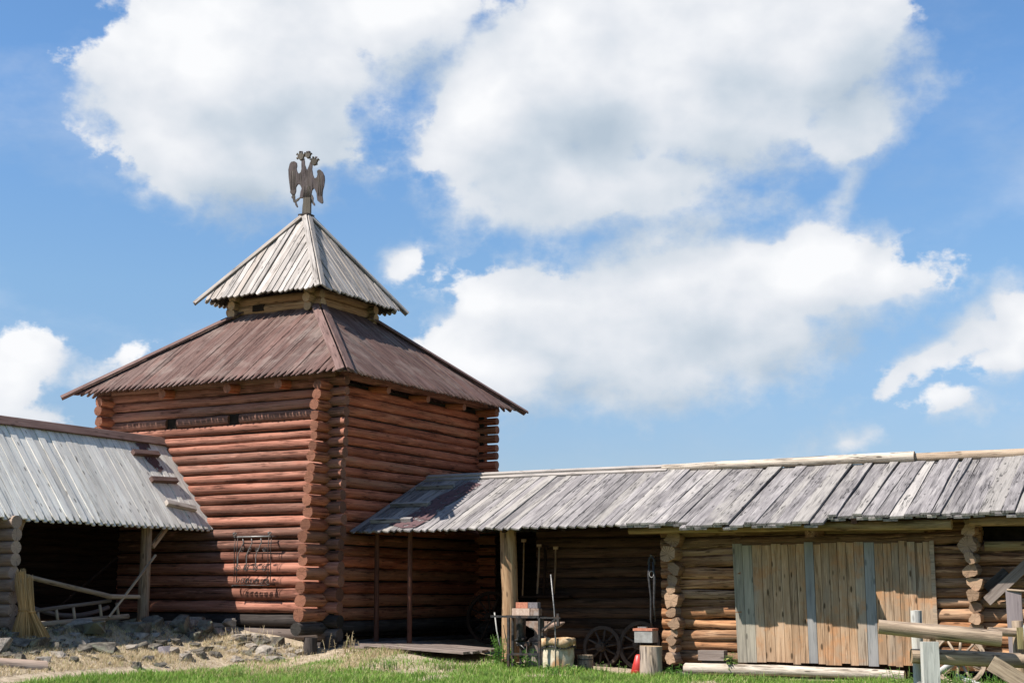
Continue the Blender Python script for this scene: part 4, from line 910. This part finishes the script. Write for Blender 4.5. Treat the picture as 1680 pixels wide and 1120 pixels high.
m.rod([(6.40, 1.16, 2.15), (6.38, 1.15, 1.9), (6.42, 1.15, 1.5), (6.41, 1.15, 1.1), (6.43, 1.15, .95)], [.02, .024, .02, .018, .014], 6)
m.rod([(6.47, 1.16, 2.15), (6.50, 1.15, 1.8), (6.48, 1.15, 1.4), (6.50, 1.15, 1.05)], [.022, .03, .02, .012], 6)
m.rod([(6.37, 1.16, 2.1), (6.40, 1.16, 2.22), (6.44, 1.16, 2.25), (6.49, 1.16, 2.2), (6.5, 1.16, 2.1)], .02, 6); m.build('strap', 'leather', hs)
m = MB(185); m.rod([(6.45 + .045 * math.cos(t * .52), 1.13, 1.92 + .06 * math.sin(t * .52)) for t in range(13)], .010, 5); m.rod([(6.44, 1.3, 2.25), (6.44, 1.1, 2.27)], .012, 5); m.build('buckle', 'grey_iron', hs)
# long handled tools on the back wall
tl = [(3.06, 3.03, 2.66, 1.52, .016, 'leftmost slim handle on the dark forge wall'), (3.42, 3.37, 2.55, 1.56, .020, 'second slim handle, brighter, on the dark forge wall'),
      (3.56, 3.52, 2.5, 1.55, .028, 'thick brown stave in the middle of the hanging handles'), (3.80, 3.75, 2.5, 1.55, .018, 'rightmost slim handle on the dark forge wall')]
for k, (a0, a1, z0, z1, q, lb) in enumerate(tl):
    m = MB(190 + k); m.rod([(a0, 2.42, z0), ((a0 + a1) / 2 + .01, 2.42, (z0 + z1) / 2), (a1, 2.42, z1)], q, 6)
    m.box((a0, 2.42, z0 - .02), (.05, .02, .03))
    tag(m.build('tool_handle', 'post' if k != 2 else 'shade_wood', None, (a1, 2.42, z1)), lb, 'tool', 'tools standing on the forge wall shelf')
m = MB(195); m.box((3.6, 2.40, 1.50), (.55, .10, .018)); tag(m.build('wall_shelf', 'shade_wood', None, (3.6, 2.45, 1.48)), 'narrow dark shelf under the tool handles', 'shelf')
m = MB(196); m.strip((-.2, -.05, .57), (1, 0, 0), (0, 1, 0), (0, 0, 1), [(0, 0, 0, .5, 0), (1.0, .02, 1.0, .45, -.03)], .05)
tag(m.build('loose_board', 'grey_log', None, (.2, .1, .52)), 'short loose grey board on the ground beside the red pole', 'board')

# ------------------------------------------------------------------ things in the left shed
m = MB(211); m.log((-3.0, -5.38, 1.92), (-3.0, -3.1, 1.50), .042, .05, wob=.1, bend=.01, step=.3); m.log((-3.0, -3.15, 1.505), (-3.0, -2.3, 1.50), .05, .04, wob=.1)
tag(m.build('bent_pole', 'pale_pole', None, (-3, -4, 1.5)), 'long pale bent pole hung between the log ends and the shed post', 'pole')
m = MB(212); m.log((-3.05, -1.83, 2.32), (-2.95, -3.15, 1.12), .028, .024, wob=.1); tag(m.build('thin_pole', 'pale_pole', None, (-3, -3.1, 1.1)), 'thin straight pole slanting down from the shed post to the ladder', 'pole')
m = MB(213); m.log((-4.3, -1.6, 2.3), (-4.2, -3.4, 1.2), .03, .025, wob=.1); tag(m.build('thin_pole', 'shade_wood', None, (-4.2, -3.4, 1.2)), 'dim thin pole leaning deep inside the left shed', 'pole')
ld = thing('ladder', 'short pale wooden ladder lying on its side on the rubble', 'ladder', (-3.1, -4, 1.0))
m = MB(214); m.log((-3.08, -4.86, 1.0), (-3.08, -2.5, 1.13), .055, .05, wob=.08); m.build('rail', 'pale_pole', ld)
m = MB(215); m.log((-3.12, -4.95, 1.25), (-3.12, -2.95, 1.43), .04, .035, wob=.08); m.build('rail', 'grey_log', ld)
for r in (-4.75, -4.3, -3.88, -3.2, -2.75):
    z = 1.0 + (r + 4.86) * .055; m = MB(216); m.rod([(-3.08, r, z), (-3.12, r - .03, z + .27)], .03, 6); m.build('rung', 'pale_pole', ld)
m = MB(217); R = random.Random(8); pts = [(-3.6, -4.9 + t * .2, 1.45 - .3 * math.sin(t / 12 * 2.6)) for t in range(13)]; m.rod(pts, .045, 7)
tag(m.build('curved_bark_strip', 'grey_log', None, (-3.6, -4, 1.1)), 'dim curved grey pole sagging behind the ladder', 'pole')
# straw sheaf: two bundles tied at the neck
sf = thing('straw_sheaf', 'tied yellow straw sheaf leaning on the round log ends', 'sheaf', (-2.75, -5.35, .55))
for j, (top, mid, bot) in enumerate((((-2.8, -5.52, 1.95), (-2.78, -5.42, 1.28), (-2.72, -5.50, .62)), ((-2.8, -5.36, 1.85), (-2.76, -5.28, 1.25), (-2.62, -4.98, .48)))):
    m = MB(220 + j); R = m.R
    for k in range(260):
        th = R.random() * 6.283; q = math.sqrt(R.random()); tp, md, bt = Vector(top), Vector(mid), Vector(bot)
        off = Vector((math.cos(th), math.sin(th), 0)) * q
        p0 = tp + off * .10 + Vector((0, 0, R.uniform(-.25, .06))); p1 = md + off * .075; p2 = bt + off * Vector((1, 1, 0)).length * .13 + Vector((0, 0, R.uniform(-.06, .12)))
        m.rod([p0, p1, (p1 + p2) / 2 + off * .02, p2], [.004, .006, .006, .005], 3)
    m.log(Vector(top), Vector(mid), .07, .07, rnd=.2); m.log(Vector(mid), Vector(bot) + Vector((0, 0, .05)), .07, .11, rnd=.2)
    m.build('bundle', 'straw', sf)
    m = MB(225 + j); c = Vector(mid); m.rod([c + Vector((.09 * math.cos(t * .52), .09 * math.sin(t * .52), 0)) for t in range(13)], .012, 5); m.build('tie', 'straw', sf)

# rubble bank
rock('big greenish squared block standing by the left shed post', (-2.55, -1.55, 1.0), (.28, .24, .24), 301)
rock('second squared block right of the big greenish block', (-2.35, -1.05, .98), (.2, .2, .17), 302, 'rock')
rock('pale upright square stone against the dark foundation logs', (-2.3, -.42, .98), (.165, .12, .13), 303, 'rock_pale', .2)
rock('long pale flat stone leaning at the foot of the tower wall', (-1.5, -.42, .86), (.30, .12, .10), 304, 'rock_pale', -.1)
rock('flat grey slab in front of the foundation, left of the tower corner', (-1.85, -.6, .85), (.28, .16, .08), 305, 'rock_pale', .3)
rock('broad dark olive slab on top of the rubble right of the sheaf', (-2.6, -3.9, .93), (.42, .35, .14), 306)
rock('large rough slab lowest in the rubble right of the sheaf', (-2.0, -4.3, .55), (.36, .30, .12), 352, 'rock', .5)
rock('pale rounded boulder at the left picture edge beside the sheaf', (-2.2, -6.5, .58), (.25, .3, .22), 308, 'rock_pale', .3)
rock('pinkish grey boulder in dry grass below the tower corner', (-.7, -1.15, .60), (.26, .2, .16), 309, 'rock_pale', .4)
rock('blue-grey wedge of stone in the middle of the shaded rubble', (-1.6, -3.0, .62), (.2, .25, .13), 310, 'brick_dark', .9)
R = random.Random(42); placed = 0; spots = []
while placed < 230:
    if R.random() < .62: a = -3.25 + abs(R.gauss(0, 1.25)) ; r = R.uniform(-6.6, -.4)
    else: a = R.uniform(-3.2, -.1); r = -.45 - abs(R.gauss(0, .55))
    s_ = R.choice((.06, .08, .10, .13, .17, .22, .27)) * R.uniform(.8, 1.2)
    if a > -2.1 and r < -1.2: s_ = min(s_, .15)
    if a > .1 or a < -3.4 or any((a - x) ** 2 + (r - y) ** 2 < (.75 * (s_ + q)) ** 2 for x, y, q in spots): 
        if R.random() < .0008: break
        continue
    if a > -0.9 and r < -2.0: continue
    if a > -1.5 and r < -5: continue
    spots.append((a, r, s_)); z = ground(a, r)
    zn = 'by the tower foundation' if r > -1.3 else 'below the ladder'
    rock('angular grey rubble stone on the bank ' + zn, (a, r, z + s_ * .22), (s_ * 1.25, s_ * R.uniform(.8, 1.1), s_ * R.uniform(.45, .8)), 400 + placed, 'rock_pale' if (R.random() < .3 or r > -1.2 and R.random() < .6) else 'rock', R.uniform(0, 3), 'rubble stones on the bank')
    placed += 1
m = MB(230); m.log((-2.2, -8.4, .55), (-1.25, -6.3, .35), .14, .13, wob=.08); tag(m.build('fallen_log', 'grey_end', None, (-1.6, -7.2, .3)), 'fat grey log lying at the bottom left corner before the rubble', 'log')

# ------------------------------------------------------------------ rail fence in front right (stands parallel to the picture, not the cabin)
def FW(x, y, z):                                     # world metres to frame
    d = Vector((x, y, 0)) - Vector((ORG.x, ORG.y, 0)); return Vector((d.dot(AX), d.dot(RX), z))
fx = lambda px, Y=20.0: (px - 840) / 2370 * Y
fp = FW(fx(1500), 20, 0); fn = thing('rail_fence', 'weathered log rail fence in the right foreground', 'fence', (fp.x, fp.y, 0))
m = MB(241); m.log(FW(fx(1439), 20.0, 1.14), FW(fx(1626), 19.7, .965), .10, .112, wob=.07, bend=.01, rnd=.5, step=.2); m.build('rail', 'pale_pole', fn)
m = MB(242); m.log(FW(fx(1622), 20.12, 1.06), FW(fx(1860), 19.9, .98), .06, .07, wob=.07, rnd=.6); m.build('rail', 'pale_pole', fn)
m = MB(243); m.log(FW(fx(1490), 20.0, .735), FW(fx(1860), 19.8, .63), .098, .11, wob=.07, bend=.01, rnd=.65, step=.2); m.build('rail', 'pale_pole', fn)
m = MB(244); m.log(FW(fx(1668), 19.75, 1.05), FW(fx(1900), 19.7, 1.05), .12, .12, wob=.07, rnd=.9); m.build('rail', 'white_post', fn)
for k, (px, yy, z1, wdt) in enumerate(((1513, 19.78, .93, .115), (1678, 19.55, .92, .15))):
    m = MB(245 + k); m.box(FW(fx(px), yy, z1 / 2 - .1), (wdt * .95, .07, z1 / 2 + .1), (math.cos(PHI), math.sin(PHI), 0), (-math.sin(PHI), math.cos(PHI), 0), None, .7, 0); 
    # grain runs upwards
    m.g = [(g[2], g[0], g[1]) for g in m.g]; m.build('post', 'white_post', fn)
for k, (px, z1) in enumerate(((1509, 1.34), (1676, 1.2))):
    m = MB(247 + k); m.log(FW(fx(px), 20.22, -.05), FW(fx(px), 20.22, z1), .085, .075, wob=.08, rnd=.7); m.build('back_post', 'white_post' if k == 0 else 'pale_pole', fn)
for k, (px, z0, z1) in enumerate(((1521, .90, 1.13), (1663, .85, 1.1))):
    m = MB(249 + k); m.box(FW(fx(px), 19.84, (z0 + z1) / 2), (.038, .02, (z1 - z0) / 2 + .02), (math.cos(PHI), math.sin(PHI), 0), (-math.sin(PHI), math.cos(PHI), 0)); m.g = [(g[2], g[0], g[1]) for g in m.g]; m.build('strap', 'beam', fn)
m = MB(251); p0 = FW(fx(1604), 19.6, .66); p1 = FW(fx(1700), 19.4, .12); m.beam(p0, p1, .05, .22, (0, 0, 1)); tag(m.build('leaning_plank', 'pale_pole', None, tuple(p1)), 'pale sawn plank leaning diagonally against the lower fence rail', 'plank')
m = MB(252); m.box((13.17, -.5, .80), (.115, .02, .82)); m.g = [(g[2], g[0], g[1]) for g in m.g]
mb_ = m.build('upright_board', 'mauve', None, (13.17, -.5, 0)); tag(mb_, 'mauve-grey upright board behind the fence at the right edge', 'board')
m = MB(253); m.rod([(13.08, -.52, 1.63), (13.7, -.6, 1.58)], .018); tag(m.build('thin_lath', 'pale_pole', None, (13.4, -.55, 1.6)), 'thin pale lath lying across the top of the mauve board', 'lath')
m = MB(254); m.beam((12.42, 1.42, 1.44), (13.25, 1.38, 2.18), .05, .17, (0, 0, 1), .3); tag(m.build('diagonal_board', 'grey_log', None, (12.8, 1.4, 1.4)), 'dark grey board nailed diagonally on the cabin wall at the right edge', 'board')
m = MB(255); m.beam((12.40, 1.50, 1.64), (12.75, 1.48, 1.94), .04, .15, (0, 0, 1), .15); tag(m.build('diagonal_board', 'charred', None, (12.6, 1.5, 1.6)), 'short darker board behind the diagonal grey board', 'board')
m = MB(256); m.rod([(11.75, -.3, .25), (12.0, -.4, .38), (12.25, -.5, .55)], .05, 7); m.rod([(12.2, -.3, .3), (12.5, -.4, .2), (12.8, -.3, .08)], .04, 7)
tag(m.build('dead_branch', 'white_post', None, (12.1, -.4, .1)), 'bleached crooked branch in the grass below the pale wheel', 'branch')

# ------------------------------------------------------------------ grass and weeds
def blades(name, n, seed, region, h0, h1, wd, mat, lean=.5):
    R = np.random.default_rng(seed); V = []; G = []; RN = []; F = []; c = 0; tries = 0
    while c < n and tries < n * 40:
        tries += 1
        Y = R.uniform(19.5, 32); X = R.uniform(-.39, .39) * Y
        d = Vector((X - ORG.x, Y - ORG.y, 0)); a, r = d.dot(AX), d.dot(RX)
        p = region(a, r)
        if p <= 0 or R.random() > p: continue
        z = ground(a, r) - .01; h = R.uniform(h0, h1) * (.6 + .8 * max(0, mnoise((a * 1.1, r * 1.1, 9)) + .4)); th = R.uniform(0, 6.283); ln = R.uniform(.1, lean) * h; t2 = R.uniform(0, 6.283)
        w = wd * R.uniform(.6, 1.3); cx, sx = math.cos(th) * w / 2, math.sin(th) * w / 2; lx, ly = math.cos(t2) * ln, math.sin(t2) * ln
        k = len(V); V += [(a - cx, r - sx, z), (a + cx, r + sx, z), (a + lx * .35 + cx * .8, r + ly * .35 + sx * .8, z + h * .55), (a + lx * .35 - cx * .8, r + ly * .35 - sx * .8, z + h * .55), (a + lx, r + ly, z + h)]
        rn = R.random(); RN += [rn] * 5; G += [(0, 0, 0), (0, 0, 0), (.55, 0, 0), (.55, 0, 0), (1, 0, 0)]; F += [(k, k + 1, k + 2, k + 3), (k + 3, k + 2, k + 4)]; c += 1
    m = MB(); m.v, m.f, m.g, m.rn, m.e, m.sm = V, F, G, RN, [0.] * len(V), [False] * len(F)
    return m.build(name, mat)
def green_f(a, r):
    if r > 1.0 or (a < .3 and r > -.6): return 0
    if a < -.6: return 0
    n = mnoise((a * .5, r * .5, 2.2)) + .5 * mnoise((a * 1.9, r * 1.9, 4.2))
    if r > .5 and a < 3: return 0
    edge = -1.5 + 1.2 * max(0, min(1, (a - .4) / 2.0)) + .6 * max(0, min(1, a - 3))
    if a < .5: return max(0, min(1, (-r - 2.0) * .5 + n)) if a > -1.4 else max(0, min(.5, (-r - 4) * .3 + n * .4))
    if 1.6 < a < 3.4 and -1.1 < r < -.3 and n < -.1: return .25
    return max(.10, min(1, .75 + n * 1.3 - max(0, r - edge) * (1.6 if a < 3.4 else 0)))
make_ground()
def dry_f(a, r):
    if r > .6 or a < -3.1 or (a < .3 and r > -.5): return 0
    if a > 3.5: return .05
    n = mnoise((a * .8, r * .8, 7.2)) * 1.5
    if a < -1.0: return max(0, min(1, .75 + n * .8))
    if a > 1.6: return max(0, min(.5, .1 + n * .3))
    return max(0, min(1, 1.0 + n - max(0, -r - 2.2) * .6))
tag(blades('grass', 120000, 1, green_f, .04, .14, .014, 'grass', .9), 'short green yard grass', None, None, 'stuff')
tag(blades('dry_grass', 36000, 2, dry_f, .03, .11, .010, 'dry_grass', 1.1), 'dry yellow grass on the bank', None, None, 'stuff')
def weed(name, label, a, r, n, h, leafl, seed, mat='leaf', spread=.15, cat='weed', group=None, lw=.35, per=9):
    R = random.Random(seed); z0 = ground(a, r) - .02; t = thing(name, label, cat, (a, r, z0), group); ms = MB(seed); ml = MB(seed + 1)
    for i in range(n):
        x, y = a + R.gauss(0, spread), r + R.gauss(0, spread * .7); hh = h * R.uniform(.55, 1.05); lx, ly = R.uniform(-.12, .12) * hh * 2, R.uniform(-.1, .1) * hh * 2
        ms.rod([(x, y, z0), (x + lx * .4, y + ly * .4, z0 + hh * .6), (x + lx, y + ly, z0 + hh)], [.006, .005, .002], 4)
        for k in range(per):
            tt = (k + 1.2) / (per + 1); px, py, pz = x + lx * tt, y + ly * tt, z0 + hh * tt; th = R.uniform(0, 6.283); L = leafl * R.uniform(.6, 1.2) * (1.2 - tt * .6)
            d = Vector((math.cos(th), math.sin(th), R.uniform(-.25, .5))); s_ = Vector((-math.sin(th), math.cos(th), 0)) * L * lw * .5; p = Vector((px, py, pz)); dr_ = Vector((0, 0, -L * .25))
            ml.add([p, p + d * L * .45 + s_, p + d * L + dr_, p + d * L * .45 - s_], [(0, 1, 2), (0, 2, 3)], [(0.3, 0, 0), (.8, 0, 0), (1, 0, 0), (.8, 0, 0)])
    ms.build('stem', mat, t); ml.build('leaf', mat, t); return t
weed('nettle_clump', 'tall green nettle clump at the foot of the ochre post', 3.50, .70, 26, .62, .11, 501, 'leaf', .13)
weed('nettle_clump', 'green weeds growing between the legs of the steel stand', 4.15, .55, 12, .40, .12, 502, 'leaf', .14)
weed('leafy_plant', 'leafy green plant with drooping leaves beside the plank door', 7.93, 1.22, 5, .62, .17, 503, 'broadleaf', .05, 'plant', None, .34, 12)
weed('broad_weed', 'broad-leaved weeds below the canvas sack', 4.85, .25, 12, .20, .16, 504, 'broadleaf', .22, 'weed', None, .55, 6)
weed('broad_weed', 'flowering weeds in front of the dark wheels', 5.85, .45, 14, .30, .07, 505, 'broadleaf', .20, 'weed', None, .4, 7)
weed('broad_weed', 'dark green weeds right of the chopping stump', 6.95, .75, 14, .30, .12, 506, 'leaf', .13, 'weed', None, .5, 7)
weed('broad_weed', 'grassy weeds under the pale wheel behind the fence', 12.1, -.9, 40, .42, .14, 507, 'broadleaf', .35, 'weed', None, .2, 6)
weed('broad_weed', 'green weeds under the leaning plank of the fence', 12.9, -1.3, 40, .45, .16, 508, 'leaf', .3, 'weed', None, .2, 6)
weed('dry_weed', 'branching dry straw-coloured weed beside the tower corner', .55, -.45, 14, .42, .08, 509, 'dry_grass', .22, 'weed', None, .15, 6)
weed('dry_weed', 'dry grass tuft at the dark corner block of the tower', -.35, -1.0, 22, .34, .06, 510, 'dry_grass', .2, 'weed', None, .15, 4)
weed('dry_weed', 'dry stalks among stones at the foot of the tower wall', -1.3, -.8, 16, .36, .05, 511, 'dry_grass', .3, 'weed', None, .15, 4)
weed('dry_weed', 'tuft of green and straw grass at the right end of the sill log', 10.9, .9, 30, .22, .05, 512, 'broadleaf', .3, 'weed', None, .2, 3)
for k, (a, r) in enumerate(((2.2, -1.3), (3.1, -.75), (4.3, -1.2), (5.3, -.6), (6.1, -1.0), (1.2, -2.6), (7.6, -.1), (8.8, .25), (9.9, .1), (3.7, -2.4), (.2, -3.2))):
    weed('grass_tuft', 'taller green grass tuft in the yard turf in front of the sheds', a, r, 26, .22, .05, 530 + 3 * k, 'broadleaf' if k % 3 else 'leaf', .16, 'grass tuft', 'taller tufts in the yard turf', .16, 5)
for o in list(bpy.data.objects):
    if '_loc' in o: del o['_loc']
